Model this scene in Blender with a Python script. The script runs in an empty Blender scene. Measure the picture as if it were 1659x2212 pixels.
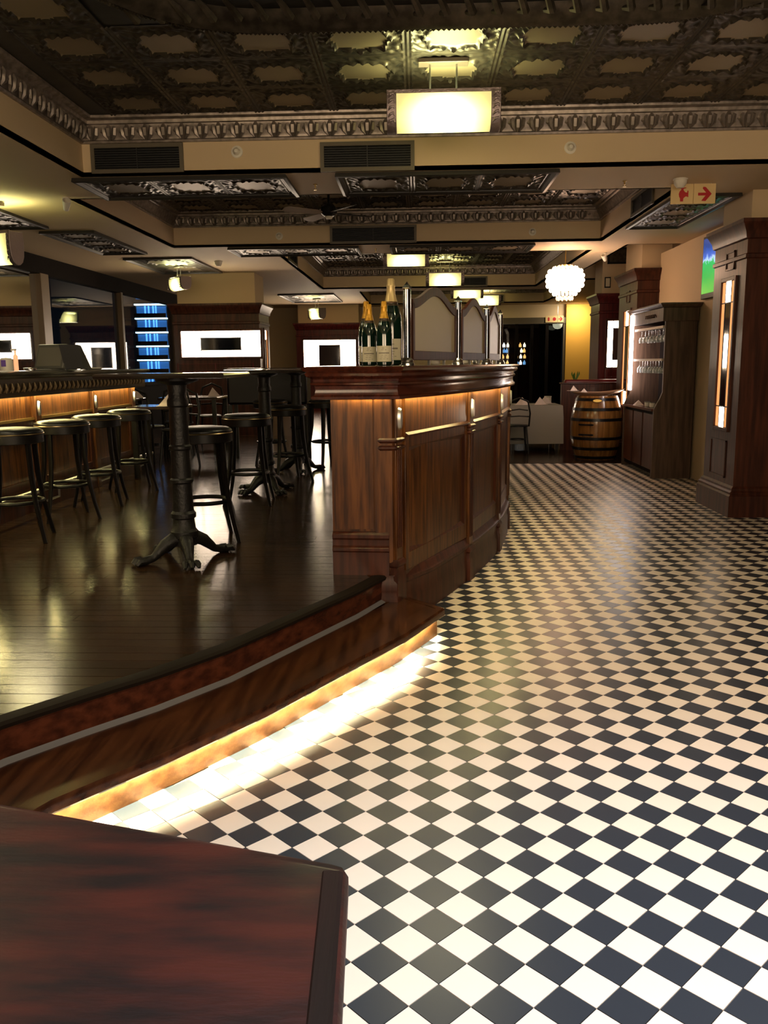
import bpy, bmesh, math, random
from mathutils import Vector, Matrix
R=math.radians; PI=math.pi
random.seed(7)
SC=bpy.context.scene; COL=SC.collection
# ------------------------------------------------------------------ camera, world, exposure
cam=bpy.data.cameras.new('camera'); co=bpy.data.objects.new('camera',cam); COL.objects.link(co)
cam.sensor_fit='HORIZONTAL'; cam.sensor_width=36; cam.lens=36*1830.6/1659
cam.clip_start=.05; cam.clip_end=600
co.location=(0,0,1.46)
co.rotation_mode='XYZ'
co.matrix_world=Matrix.Translation((0,0,1.46))@Matrix.Rotation(.041,4,'Z')@Matrix.Rotation(PI/2-.1730,4,'X')@Matrix.Rotation(-.0104,4,'Z')
SC.camera=co
W=bpy.data.worlds.new('night'); SC.world=W; W.use_nodes=True
W.node_tree.nodes['Background'].inputs[0].default_value=(.10,.14,.22,1)
W.node_tree.nodes['Background'].inputs[1].default_value=.015
SC.view_settings.view_transform='Standard'; SC.view_settings.look='None'
SC.view_settings.exposure=0.6; SC.view_settings.gamma=1; SC.view_settings.use_curve_mapping=False
def area(name,loc,size,power,color,rot=(0,0,0),sizey=None,spread=None):
    l=bpy.data.lights.new(name,'AREA'); l.energy=power; l.color=color; l.size=size
    if sizey: l.shape='RECTANGLE'; l.size_y=sizey
    if spread: l.spread=spread
    o=bpy.data.objects.new(name,l); COL.objects.link(o); o.location=loc; o.rotation_euler=rot; return o
def point(name,loc,power,color,r=.05):
    l=bpy.data.lights.new(name,'POINT'); l.energy=power; l.color=color; l.shadow_soft_size=r
    o=bpy.data.objects.new(name,l); COL.objects.link(o); o.location=loc; return o
def spot(name,loc,power,color,ang,blend=.5,rot=(0,0,0),r=.05):
    l=bpy.data.lights.new(name,'SPOT'); l.energy=power; l.color=color; l.spot_size=R(ang); l.spot_blend=blend; l.shadow_soft_size=r
    o=bpy.data.objects.new(name,l); COL.objects.link(o); o.location=loc; o.rotation_euler=rot; return o
WARM=(1,.72,.42); GREENISH=(1,.95,.55)
# ceiling downlights over the near end of the tiled aisle (above and behind the viewer)
DOWN=[((.75,.75,3.2),330,(.78,.86,1.0),92),((2.1,2.2,3.2),95,(1,.80,.70),88),((1.6,4.0,3.2),20,(1,.74,.52),80),((2.4,-.6,3.2),190,(.90,.92,1.0),95)]
for i,(p,e,c,a) in enumerate(DOWN): spot('downlight_beam',(p[0],p[1],p[2]-.03),e,c,a,.7,r=.06)
# ------------------------------------------------------------------ materials
_m={}
def mat(name,col,rough=.5,metal=0,emit=None,es=0,noise=0,nscale=8,bump=0,bscale=40,coat=0,trans=0,spec=None,stretch=None,col2=None,alpha=None):
    if name in _m: return _m[name]
    m=bpy.data.materials.new(name); _m[name]=m; m.use_nodes=True; nt=m.node_tree; b=nt.nodes['Principled BSDF']
    b.inputs['Base Color'].default_value=(*col,1); b.inputs['Roughness'].default_value=rough; b.inputs['Metallic'].default_value=metal
    b.inputs['Coat Weight'].default_value=coat; b.inputs['Coat Roughness'].default_value=.12
    b.inputs['Transmission Weight'].default_value=trans
    if spec is not None: b.inputs['Specular IOR Level'].default_value=spec
    if emit: b.inputs['Emission Color'].default_value=(*emit,1); b.inputs['Emission Strength'].default_value=es
    if noise or bump or col2:
        tc=nt.nodes.new('ShaderNodeTexCoord'); mp=nt.nodes.new('ShaderNodeMapping'); nt.links.new(tc.outputs['Object'],mp.inputs[0])
        if stretch: mp.inputs['Scale'].default_value=stretch
        n=nt.nodes.new('ShaderNodeTexNoise'); n.inputs['Scale'].default_value=nscale; n.inputs['Detail'].default_value=6
        nt.links.new(mp.outputs[0],n.inputs[0])
        if noise or col2:
            r=nt.nodes.new('ShaderNodeValToRGB'); nt.links.new(n.outputs[0],r.inputs[0])
            c2=col2 or tuple(c*(1-noise) for c in col)
            r.color_ramp.elements[0].position=.36; r.color_ramp.elements[1].position=.66
            r.color_ramp.elements[0].color=(*c2,1); r.color_ramp.elements[1].color=(*col,1)
            nt.links.new(r.outputs[0],b.inputs['Base Color'])
        if bump:
            n2=nt.nodes.new('ShaderNodeTexNoise'); n2.inputs['Scale'].default_value=bscale; n2.inputs['Detail'].default_value=4
            nt.links.new(mp.outputs[0],n2.inputs[0])
            bp=nt.nodes.new('ShaderNodeBump'); bp.inputs['Strength'].default_value=bump; bp.inputs['Distance'].default_value=.01
            nt.links.new(n2.outputs[0],bp.inputs['Height']); nt.links.new(bp.outputs[0],b.inputs['Normal'])
    return m
def wood(name,col,dark,rough=.32,axis='z',scale=3,coat=.12,bump=.06,spec=.25):
    st={'z':(9,9,.7),'x':(.7,9,9),'y':(9,.7,9)}[axis]
    return mat(name,col,rough,nscale=scale,col2=dark,bump=bump,bscale=22,coat=coat,stretch=st,spec=spec)
WOOD=wood('mahogany',(.085,.024,.012),(.034,.010,.006),.42,coat=.05)
WOODB=wood('bar oak',(.15,.053,.013),(.042,.014,.005),.34,scale=4,bump=.1)
WOODX=wood('mahogany long grain',(.10,.028,.014),(.045,.012,.007),.22,'x')
WOODY=wood('mahogany lengthwise grain',(.10,.028,.014),(.04,.012,.007),.22,'y')
REDW=wood('red mahogany',(.13,.018,.016),(.06,.009,.010),.35,coat=.1)
GREYW=wood('worn oak',(.11,.066,.045),(.06,.036,.024),.5,coat=0)
STEPW=wood('step board',(.085,.030,.012),(.03,.010,.005),.22,'y',coat=.5)
FASC=wood('step fascia',(.15,.065,.022),(.07,.026,.008),.4,'y',coat=0)
PL=[wood('floor plank %s'%t,c,tuple(k*.45 for k in c),.18,'x',4,.15,.04,.45) for t,c in (('brown',(.036,.017,.008)),('umber',(.030,.014,.007)),('walnut',(.042,.021,.010)))]
TABW=mat('old table wood',(.034,.006,.004),.5,spec=.2,nscale=4.5,col2=(.006,.0025,.003),bump=.12,bscale=30,coat=.08,stretch=(1.0,4.2,4))
BLACKW=mat('black stained wood',(.005,.004,.004),.40,spec=.28)
IRON=mat('cast iron',(.007,.006,.006),.45,spec=.35,bump=.35,bscale=60)
LEATHER=mat('black leather',(.005,.005,.006),.34,spec=.4,bump=.1,bscale=90)
CREAM=mat('cream plaster',(.62,.47,.29),.7,bump=.03,bscale=30)
YELLOW=mat('yellow plaster',(.80,.42,.06),.6)
DARKP=mat('dark panelling',(.010,.007,.006),.7,spec=.04)
TIN=mat('antique tin',(.10,.082,.062),.36,metal=.6,noise=.6,nscale=14)
PEW=mat('pewter crown',(.36,.30,.26),.38,metal=.6,noise=.5,nscale=20)
TINF=mat('tin field paint',(.30,.235,.15),.42,metal=.35)
TIND=mat('dark tin',(.045,.042,.038),.40,metal=.5,noise=.4)
WHT=mat('white tile',(.88,.76,.66),.42,noise=.05,nscale=3)
BLK=mat('black tile',(.027,.034,.048),.30)
GROUT=mat('grout',(.17,.13,.10),.8)
CHROME=mat('polished chrome',(.75,.76,.80),.12,metal=1)
STEEL=mat('brushed steel',(.55,.54,.50),.28,metal=1)
BRASS=mat('aged brass',(.55,.38,.12),.3,metal=1)
SILV=mat('ornate pewter',(.30,.24,.24),.42,metal=.7,bump=.5,bscale=55)
WPLAST=mat('white plastic',(.75,.70,.60),.5)
BLKP=mat('black slats',(.008,.008,.009),.5)
VENTF=mat('bronze vent frame',(.11,.09,.06),.5)
GLASS=mat('clear glass',(1,1,1),.03,trans=1)
NAPK=mat('folded linen',(.66,.56,.52),.8)
CLOTH=mat('white tablecloth',(.28,.265,.24),.85)
CHAMP=mat('green bottle glass',(.004,.016,.010),.06,coat=1)
FOIL=mat('orange foil',(.72,.36,.03),.34,metal=.35,bump=.3,bscale=60)
FOILD=mat('dark foil band',(.10,.055,.03),.4,metal=.3)
LABEL=mat('cream label',(.62,.56,.40),.6)
INK=mat('ink',(.05,.035,.03),.6)
MIRROR=mat('smoked mirror',(.42,.42,.40),.06,metal=1)
MIRBEIGE=mat('beige mirror board',(.52,.43,.24),.35)  # cream wall mirrored in the arch panels, painted in as plain beige
BARREL=wood('barrel oak',(.25,.115,.028),(.13,.055,.013),.25,'z',2,.6)
HOOP=mat('black hoop',(.010,.010,.012),.3,metal=.5)
REDS=mat('sign red',(.50,.012,.018),.5)
SIGN=mat('sign board',(.78,.58,.28),.5)
BURG=mat('burgundy leather',(.16,.010,.012),.3)
WGLASSM=mat('wine glass',(.9,.93,.9),.05,trans=.85,spec=.8)
def emis(name,c,s): return mat(name,c,.5,emit=c,es=s)
LITW=emis('backlit white glass',(1,.78,.58),15)
LITO=emis('backlit amber glass',(1,.42,.14),.6)
LEDS=emis('led strip',(1,.90,.52),300)
LEDC=emis('counter led',(1,.84,.34),75)
LEDT=emis('cabinet tube',(1,.85,.80),14)
BEAD=emis('lit crystal',(1,.78,.58),4)
BEAD2=mat('dim crystal',(1,.75,.55),.1,emit=(1,.5,.25),es=1.1,trans=.3)
UPL=emis('fixture lens',(1,.92,.65),2.0)
BLUE=emis('blue flat light',(.12,.42,1),1.3); BLUED=emis('dim blue window',(.02,.10,.28),.8); BLUEW=emis('white slab light',(.55,.85,1),2.5)
CONC=mat('night concrete',(.02,.025,.035),.7)
def lampglass():
    m=bpy.data.materials.new('alabaster lamp glass'); m.use_nodes=True; nt=m.node_tree; b=nt.nodes['Principled BSDF']
    b.inputs['Base Color'].default_value=(.8,.75,.45,1); b.inputs['Roughness'].default_value=.3
    tc=nt.nodes.new('ShaderNodeTexCoord'); mp=nt.nodes.new('ShaderNodeMapping'); mp.inputs['Scale'].default_value=(2.9,2.0,4.2); mp.inputs['Location'].default_value=(0,0,-.2)
    g=nt.nodes.new('ShaderNodeTexGradient'); g.gradient_type='QUADRATIC_SPHERE'
    nt.links.new(tc.outputs['Object'],mp.inputs[0]); nt.links.new(mp.outputs[0],g.inputs[0])
    n=nt.nodes.new('ShaderNodeTexNoise'); n.inputs['Scale'].default_value=7; nt.links.new(tc.outputs['Object'],n.inputs[0])
    a=nt.nodes.new('ShaderNodeMath'); a.operation='MULTIPLY_ADD'; a.inputs[1].default_value=10; nt.links.new(g.outputs['Fac'],a.inputs[0])
    k=nt.nodes.new('ShaderNodeMath'); k.operation='MULTIPLY_ADD'; k.inputs[1].default_value=.35; k.inputs[2].default_value=.22; nt.links.new(n.outputs['Fac'],k.inputs[0]); nt.links.new(k.outputs[0],a.inputs[2])
    b.inputs['Emission Color'].default_value=(1,.88,.30,1); nt.links.new(a.outputs[0],b.inputs['Emission Strength'])
    return m
LAMPG=lampglass()
def windowglass():
    m=bpy.data.materials.new('night window glass'); m.use_nodes=True; nt=m.node_tree; nt.nodes.clear()
    o=nt.nodes.new('ShaderNodeOutputMaterial'); t=nt.nodes.new('ShaderNodeBsdfTransparent'); t.inputs[0].default_value=(.8,.85,.9,1)
    g=nt.nodes.new('ShaderNodeBsdfGlossy'); g.inputs['Roughness'].default_value=.02; g.inputs[0].default_value=(.85,.88,.9,1)
    f=nt.nodes.new('ShaderNodeLayerWeight'); f.inputs[0].default_value=.45;  mx=nt.nodes.new('ShaderNodeMixShader')
    nt.links.new(f.outputs['Fresnel'],mx.inputs[0]); nt.links.new(t.outputs[0],mx.inputs[1]); nt.links.new(g.outputs[0],mx.inputs[2]); nt.links.new(mx.outputs[0],o.inputs[0]); return m
WING=windowglass()
def tvmat():
    m=bpy.data.materials.new('sports broadcast'); m.use_nodes=True; nt=m.node_tree; b=nt.nodes['Principled BSDF']; b.inputs['Base Color'].default_value=(.01,.01,.01,1); b.inputs['Roughness'].default_value=.15
    tc=nt.nodes.new('ShaderNodeTexCoord'); s=nt.nodes.new('ShaderNodeSeparateXYZ'); nt.links.new(tc.outputs['Generated'],s.inputs[0])
    n=nt.nodes.new('ShaderNodeTexNoise'); n.inputs['Scale'].default_value=9; nt.links.new(tc.outputs['Generated'],n.inputs[0])
    a=nt.nodes.new('ShaderNodeMath'); a.operation='MULTIPLY_ADD'; a.inputs[1].default_value=.25; nt.links.new(n.outputs[0],a.inputs[0]); nt.links.new(s.outputs[2],a.inputs[2])
    r=nt.nodes.new('ShaderNodeValToRGB'); nt.links.new(a.outputs[0],r.inputs[0]); e=r.color_ramp.elements
    e[0].position=.0; e[0].color=(.15,.5,.05,1); e[1].position=1; e[1].color=(.02,.06,.25,1)
    for p,c in ((.45,(.05,.45,.08,1)),(.68,(.03,.5,.12,1)),(.72,(.5,.7,1,1)),(.8,(.02,.12,.6,1))): k=e.new(p); k.color=c
    nt.links.new(r.outputs[0],b.inputs['Emission Color']); b.inputs['Emission Strength'].default_value=.75; return m
TVM=tvmat()
# ------------------------------------------------------------------ mesh helpers
class G:
    def __init__(s,T=None): s.v=[];s.f=[];s.m=[];s.T=T
    def add(s,vs,fs,m=0):
        b=len(s.v); T=s.T
        s.v+=[tuple(T@Vector(p)) if T else tuple(p) for p in vs]
        for f in fs: s.f.append([i+b for i in f]); s.m.append(m)
        return s
    def box(s,x0,y0,z0,x1,y1,z1,m=0):
        return s.add([(x0,y0,z0),(x1,y0,z0),(x1,y1,z0),(x0,y1,z0),(x0,y0,z1),(x1,y0,z1),(x1,y1,z1),(x0,y1,z1)],[(0,3,2,1),(4,5,6,7),(0,1,5,4),(1,2,6,5),(2,3,7,6),(3,0,4,7)],m)
    def cbox(s,c,d,m=0): return s.box(c[0]-d[0]/2,c[1]-d[1]/2,c[2]-d[2]/2,c[0]+d[0]/2,c[1]+d[1]/2,c[2]+d[2]/2,m)
    def lathe(s,prof,n=20,c=(0,0,0),m=0,axis='z'):
        vs=[];fs=[]
        for r,z in prof:
            for k in range(n):
                a=2*PI*k/n; p=(r*math.cos(a),r*math.sin(a),z)
                if axis=='x': p=(p[2],p[0],p[1])
                if axis=='y': p=(p[0],p[2],p[1])
                vs.append((p[0]+c[0],p[1]+c[1],p[2]+c[2]))
        L=len(prof)
        for i in range(L-1):
            for k in range(n): fs.append((i*n+k,i*n+(k+1)%n,(i+1)*n+(k+1)%n,(i+1)*n+k))
        if prof[0][0]>1e-6: fs.append(tuple(range(n))[::-1])
        if prof[-1][0]>1e-6: fs.append(tuple((L-1)*n+k for k in range(n)))
        return s.add(vs,fs,m)
    def tube(s,pts,r,n=8,m=0,closed=False,sq=None):
        P=[Vector(p) for p in pts]; L=len(P); vs=[];fs=[]; rr=r if isinstance(r,(list,tuple)) else [r]*L
        up=Vector((0,0,1)); prev=None
        for i,p in enumerate(P):
            if closed: t=(P[(i+1)%L]-P[i-1])
            else: t=(P[min(i+1,L-1)]-P[max(i-1,0)])
            t.normalize()
            a=prev-t*prev.dot(t) if prev is not None else (up.cross(t) if abs(t.z)<.95 else Vector((1,0,0)).cross(t))
            a.normalize(); prev=a; b=t.cross(a)
            for k in range(n):
                g=2*PI*k/n; w=(sq or 1)
                vs.append(p+a*math.cos(g)*rr[i]*w+b*math.sin(g)*rr[i])
        for i in range(L if closed else L-1):
            j=(i+1)%L
            for k in range(n): fs.append((i*n+k,i*n+(k+1)%n,j*n+(k+1)%n,j*n+k))
        if not closed: fs.append(tuple(range(n))[::-1]); fs.append(tuple((L-1)*n+k for k in range(n)))
        return s.add(vs,fs,m)
    def prism(s,poly,z0,z1,m=0):
        n=len(poly); vs=[(x,y,z0) for x,y in poly]+[(x,y,z1) for x,y in poly]
        return s.add(vs,[tuple(range(n))[::-1],tuple(range(n,2*n))]+[(i,(i+1)%n,(i+1)%n+n,i+n) for i in range(n)],m)
    def loft(s,poly,prof,m=0,closed=True,caps=True):
        """prof: list of (offset outward, z); poly counter-clockwise"""
        rings=[[(*q,z) for q in offs(poly,o,closed)] for o,z in prof]; n=len(poly); vs=[p for r in rings for p in r]; fs=[]
        for i in range(len(rings)-1):
            for k in range(n if closed else n-1): fs.append((i*n+k,i*n+(k+1)%n,(i+1)*n+(k+1)%n,(i+1)*n+k))
        if closed and caps: fs.append(tuple(range(n))[::-1]); fs.append(tuple((len(rings)-1)*n+k for k in range(n)))
        return s.add(vs,fs,m)
    def sweep(s,pl,prof,m=0):
        """closed profile (offset,z) swept along an open polyline"""
        L=len(prof); rings=[offs(pl,o,False) for o,z in prof]; n=len(pl); vs=[(*rings[j][i],prof[j][1]) for i in range(n) for j in range(L)]; fs=[]
        for i in range(n-1):
            for j in range(L): fs.append((i*L+j,i*L+(j+1)%L,(i+1)*L+(j+1)%L,(i+1)*L+j))
        fs.append(tuple(range(L))); fs.append(tuple((n-1)*L+j for j in range(L))[::-1]); return s.add(vs,fs,m)
    def mesh(s,name,mats,smooth=35):
        me=bpy.data.meshes.new(name); me.from_pydata(s.v,[],s.f)
        for x in (mats if isinstance(mats,(list,tuple)) else [mats]): me.materials.append(x)
        me.polygons.foreach_set('material_index',s.m)
        if len(s.f)<40000:
            bm=bmesh.new(); bm.from_mesh(me); bmesh.ops.recalc_face_normals(bm,faces=bm.faces); bm.to_mesh(me); bm.free()
        if smooth: me.polygons.foreach_set('use_smooth',[True]*len(me.polygons)); me.set_sharp_from_angle(angle=R(smooth))
        me.update(); return me
    def build(s,name,mats,parent=None,bev=0,world=True,smooth=35,label=None,kind=None):
        return link(name,s.mesh(name,mats,smooth),parent,bev,world,label,kind)
def link(name,me,parent=None,bev=0,world=True,label=None,kind=None):
    o=bpy.data.objects.new(name,me); COL.objects.link(o)
    if parent is not None:
        o.parent=parent
        if world and parent.type=='EMPTY': o.matrix_parent_inverse=(Matrix.Translation(parent.location)@Matrix.Rotation(parent.rotation_euler.z,4,'Z')).inverted()
    if bev:
        b=o.modifiers.new('bevel','BEVEL'); b.width=bev; b.segments=2; b.limit_method='ANGLE'; b.angle_limit=R(40)
    if label: o['label']=label
    if kind: o['kind']=kind
    return o
def offs(poly,d,closed=True):
    """offset to the right of travel direction = outward for counter-clockwise"""
    n=len(poly); out=[]
    for i in range(n):
        p=Vector(poly[i]); a=Vector(poly[i-1]) if (closed or i>0) else None; b=Vector(poly[(i+1)%n]) if (closed or i<n-1) else None
        n1=n2=None
        if a is not None: t=(p-a).normalized(); n1=Vector((t.y,-t.x))
        if b is not None: t=(b-p).normalized(); n2=Vector((t.y,-t.x))
        if n1 is None: n1=n2
        if n2 is None: n2=n1
        q=(n1+n2); q=q/max(q.length_squared,.3)*2 if q.length>1e-6 else n1
        out.append((p.x+q.x*d,p.y+q.y*d))
    return out
def rect(x0,y0,x1,y1): return [(x0,y0),(x1,y0),(x1,y1),(x0,y1)]
def thing(name,label,cat,loc=(0,0,0),rz=0,group=None):
    o=bpy.data.objects.new(name,None); COL.objects.link(o); o.location=loc; o.rotation_euler=(0,0,rz); o.empty_display_size=.1
    return tag(o,label,cat,group)
def tag(o,label,cat,group=None):
    o['label']=label; o['category']=cat
    if group: o['group']=group
    return o
def dup(root,loc,rz=0,label=None,group=None):
    def cp(o,par):
        c=o.copy(); COL.objects.link(c); c.parent=par
        for ch in KIDS.get(o.name,[]) or [x for x in o.children]: cp(ch,c)
        return c
    c=cp(root,None); c.location=loc; c.rotation_euler=(0,0,rz)
    if label: c['label']=label
    if group: c['group']=group
    return c
KIDS={}
def struct(o,kind='structure'): o['kind']=kind; return o
def frame(origin,u,n):
    """matrix: local x along u, y along outward n, z up"""
    u=Vector((*u,0)).normalized(); n=Vector((*n,0)).normalized()
    M=Matrix(((u.x,n.x,0,origin[0]),(u.y,n.y,0,origin[1]),(0,0,1,origin[2]),(0,0,0,1))); return M
def ttext(body,size,T,m,parent,name='lettering',ext=.0006,align='CENTER'):
    c=bpy.data.curves.new(name,'FONT'); c.body=body; c.size=size; c.align_x=align; c.align_y='CENTER'; c.extrude=ext; c.materials.append(m)
    tmp=bpy.data.objects.new('t',c); COL.objects.link(tmp); dg=bpy.context.evaluated_depsgraph_get(); me=bpy.data.meshes.new_from_object(tmp.evaluated_get(dg)); bpy.data.objects.remove(tmp)
    me.transform(T); me.name=name
    return link(name,me,parent)
# ------------------------------------------------------------------ room shell
HS=2.96; HC=3.38
C1=(-2.66,-1.2,4.4,7.03); C2=(-3.12,7.95,2.3,11.2); C3=(-1.9,12.1,2.35,17.6); C4=(-1.2,18.3,3.2,22.3); CR=(2.75,11.6,4.3,16.4)
HOLES=[C1,C2,C3,C4,CR]
def cells(x0,y0,x1,y1,holes):
    xs=sorted({x0,x1,*[h[0] for h in holes],*[h[2] for h in holes]}); ys=sorted({y0,y1,*[h[1] for h in holes],*[h[3] for h in holes]})
    for j in range(len(ys)-1):
        run=None
        for i in range(len(xs)-1):
            cx=(xs[i]+xs[i+1])/2; cy=(ys[j]+ys[j+1])/2; inh=any(h[0]<cx<h[2] and h[1]<cy<h[3] for h in holes)
            if inh:
                if run is not None: yield run,ys[j],xs[i],ys[j+1]; run=None
            elif run is None: run=xs[i]
        if run is not None: yield run,ys[j],xs[-1],ys[j+1]
g=G()
for c in cells(-5.2,-1.5,4.6,23.2,HOLES): g.box(c[0],c[1],HS,c[2],c[3],HS+.03)
ceil=struct(g.build('ceiling',CREAM,smooth=0))
g=G()
for h in HOLES:   # vertical inner faces of the recesses, the plaster beams
    t=.03; a,b,c,d=h
    g.box(a-t,b-t,HS,a,d+t,3.75); g.box(c,b-t,HS,c+t,d+t,3.75); g.box(a,b-t,HS,c,b,3.75); g.box(a,d,HS,c,d+t,3.75)
struct(g.build('ceiling_beams',CREAM,smooth=0))
g=G().box(CR[0],CR[1],3.60,CR[2],CR[3],3.63); struct(g.build('ceiling_raised_bay',CREAM))
floor=struct(G().box(-5.2,-1.5,-.1,4.6,23.2,-.004).build('floor',GROUT))
struct(G().box(-5.2,-1.6,0,4.6,-1.5,3.8).build('wall_back',DARKP))
struct(G().box(3.45,8.87,0,3.55,12.6,HS).build('wall_right',CREAM))
struct(G().box(4.55,-1.5,0,4.65,23.2,3.8).build('wall_far_right',DARKP))
struct(G().box(3.56,8.4,0,4.54,8.5,HS).build('wall_right_return',DARKP))
wf=struct(G().box(-5.2,23.1,0,2.2,23.2,HS).box(3.95,23.1,0,4.6,23.2,HS).box(2.2,23.1,2.62,3.95,23.2,HS).build('wall_front',CREAM))
struct(G().box(3.9,22.95,0,4.58,23.09,HS-.01).build('wall_yellow',YELLOW))
# left wall with dark sill wall, glazing and mullions
struct(G().box(-5.3,-1.5,0,-5.2,23.2,1.12).box(-5.3,18.6,1.12,-5.2,23.2,3.0).box(-5.3,-1.5,1.12,-5.2,4,3.0).build('wall_left',DARKP))
win=struct(G().box(-5.27,4,2.72,-5.14,18.6,2.96).box(-5.27,4,1.10,-5.12,18.6,1.16).build('window_1',DARKP))
MULL=mat('window post',(.20,.135,.08),.45)
for y,w in ((6.9,.12),(9.3,.12),(11.86,.26),(14.96,.10),(18.3,.14)): G().box(-5.25,y-w/2,1.15,-5.13,y+w/2,2.73).build('mullion',MULL,win,bev=.006)
ys=[4,6.84,6.96,9.24,9.36,11.73,11.99,14.91,15.01,18.23]
for i in range(0,10,2): G().add([(-5.21,ys[i],1.15),(-5.21,ys[i+1],1.15),(-5.21,ys[i+1],2.73),(-5.21,ys[i],2.73)],[(0,1,2,3)]).build('pane',WING,win,smooth=0)
# wood flooring beyond the tiles
struct(G().box(-1,12.42,-.003,4.5,23,.004).build('floor_timber_far',PL[1]))
# ------------------------------------------------------------------ checkered floor
D=.14354; LA=.009
def lat(p,q):
    c,s=math.cos(-.032),math.sin(-.032); x=(p*c-q*s-.1718)*D; y=(p*s+q*c+12.5657)*D
    c,s=math.cos(.041),math.sin(.041); return x*c-y*s,x*s+y*c
E1=[(-1.62,1.2),(-1.36,1.85),(-1.128,2.372),(-.876,2.694),(-.597,3.097),(-.389,3.454),(-.069,4.001),(.133,4.45)]
E2=[(-2.15,.9),(-1.72,2.0),(-1.397,2.613),(-1.211,2.845),(-1.02,3.065),(-.803,3.37),(-.556,3.845),(-.33,4.28),(-.184,4.62)]
F=[(-.14,4.60),(.05,4.98),(.22,5.40),(.39,5.85),(.54,6.32),(.66,6.80),(.75,7.3),(.80,7.8),(.80,8.3),(.74,8.8)]   # front of the bar
def interp(pl,y,ax=1):
    for a,b in zip(pl,pl[1:]):
        if a[1]<=y<=b[1]: t=(y-a[1])/(b[1]-a[1]); return a[0]+t*(b[0]-a[0])
    return pl[0][0] if y<pl[0][1] else pl[-1][0]
def edge_x(y): return interp(E1,y) if y<4.45 else (interp(F,y) if y<8.8 else .74)
tiles=[]
for q2 in range(-40,200):
    for k in range(-40,60):
        if q2%2==0: p,q,c=k+.5,q2/2,'w'
        else: p,q,c=k,q2/2,'b'
        x,y=lat(p,q)
        if y<.25 or y>12.45 or x>4.4 or x<edge_x(y)-.07 or (y>8.6 and x<.9): continue
        if x>3.62 and y>8.3: continue
        tiles.append((x,y,c))
hs=(D/math.sqrt(2)-.0022)/2; ang=.009+PI/4
def tv(x,y,z):
    c,s=math.cos(ang),math.sin(ang); return [(x+(a*c-b*s)*hs,y+(a*s+b*c)*hs,z) for a,b in ((-1,-1),(1,-1),(1,1),(-1,1))]
def tilemesh(name,m):
    g=G(); g.add([(*v[:2],-.004) for v in tv(0,0,0)]+tv(0,0,0),[(0,3,2,1),(4,5,6,7),(0,1,5,4),(1,2,6,5),(2,3,7,6),(3,0,4,7)]); return g.mesh(name,m,0)
tw,tb=tilemesh('white_tile',WHT),tilemesh('black_tile',BLK)
def vis(x,y):
    if y<.9: return False
    return abs((x+.041*y)/ (y*.985+.25))<.46
near=sorted([t for t in tiles if vis(t[0],t[1])],key=lambda t:t[1])[:300]; ns=set(near)
for x,y,c in near:
    o=link('tile',tw if c=='w' else tb,floor); o.location=(x,y,random.uniform(0,.0006))
g=G()
for t in tiles:
    if t in ns: continue
    x,y,c=t; z=random.uniform(0,.0005)
    g.add([(*v[:2],-.004) for v in tv(x,y,0)]+tv(x,y,z),[(4,5,6,7),(0,1,5,4),(1,2,6,5),(2,3,7,6),(3,0,4,7)],0 if c=='w' else 1)
g.build('tile_field',[WHT,BLK],floor,smooth=0,kind='stuff')
# ------------------------------------------------------------------ raised platform and step
edge=E2[:-1]+[(-.184,4.62)]
poly=[(-5.15,.9)]+edge+[(a-.17,b) for a,b in F[1:]]+[(.57,14),(-1.0,14),(-1.0,22.9),(-5.15,22.9)]
plat=struct(G().prism(poly,0,.284).build('raised_platform',STEPW,smooth=0))
def px(y): return interp(E2,y)-.03 if y<4.6 else (interp(F,y)-.16 if y<8.8 else .58)
y=1.0; PW=.088; rows=[]
while y<14:
    y1=y+PW-.0035; xl=-3.35 if y<9.6 else -5.1
    xs=[xl]; x=xl+random.uniform(.4,1.8)
    xe=min(px(y),px(y1))
    while x<xe-.5: xs.append(x); x+=random.uniform(1.3,2.3)
    xs.append(None)
    for a,b in zip(xs,xs[1:]):
        if b is None: q=[(a+.001,y),(px(y),y),(px(y1),y1),(a+.001,y1)]
        else: q=[(a+.001,y),(b-.001,y),(b-.001,y1),(a+.001,y1)]
        rows.append((y,q))
    y+=PW
field=G(); cnt=0
for yy,q in rows:
    if cnt<290 and (yy>1.9):
        o=G().prism([(p[0]-q[0][0],p[1]-q[0][1]) for p in q],0,.0155+random.uniform(0,.0006)).build('floor_board',random.choice(PL),plat,smooth=0); o.location=(q[0][0],q[0][1],.2845); cnt+=1
    else: field.prism(q,.2845,.3,random.randrange(3))
field.build('floor_board_field',PL,plat,smooth=0,kind='stuff')
G().sweep(E2,[(-.045,.301),(-.01,.303),(.012,.300),(.022,.290),(.018,.276),(.0,.270),(-.045,.27)]).build('nosing',mat('black nosing',(.010,.006,.004),.6,spec=.15),plat)
G().sweep(offs(E2,-.012,False),[(0,.15),(.012,.16),(.014,.262),(.004,.275),(-.01,.275),(-.01,.15)]).build('riser',WOODY,plat)
stepend=(-.05,4.66)
sp=E1+[stepend]+[(-.14,4.62)]+[(a+.004,b) for a,b in E2[::-1][1:]]
step=struct(G().prism(offs(E1,-.05,False)+[(stepend[0]-.03,stepend[1])]+[(-.14,4.63)]+E2[::-1][1:],0,.118).build('step',STEPW,smooth=0))
G().prism(sp,.119,.150).build('tread',STEPW,step,bev=.008)
G().sweep([(x-.005,y) for x,y in E1]+[(stepend[0]-.005,stepend[1])],[(-.006,.104),(.006,.104),(.012,.112),(.012,.14),(.004,.152),(-.03,.152),(-.03,.119),(-.006,.119)]).build('nosing',STEPW,step)
G().sweep(offs(E1,-.034,False)[:-1]+[(.100,4.44)],[(-.012,.0),(0,.0),(0,.117),(-.012,.117)]).build('fascia',FASC,step)
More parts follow.
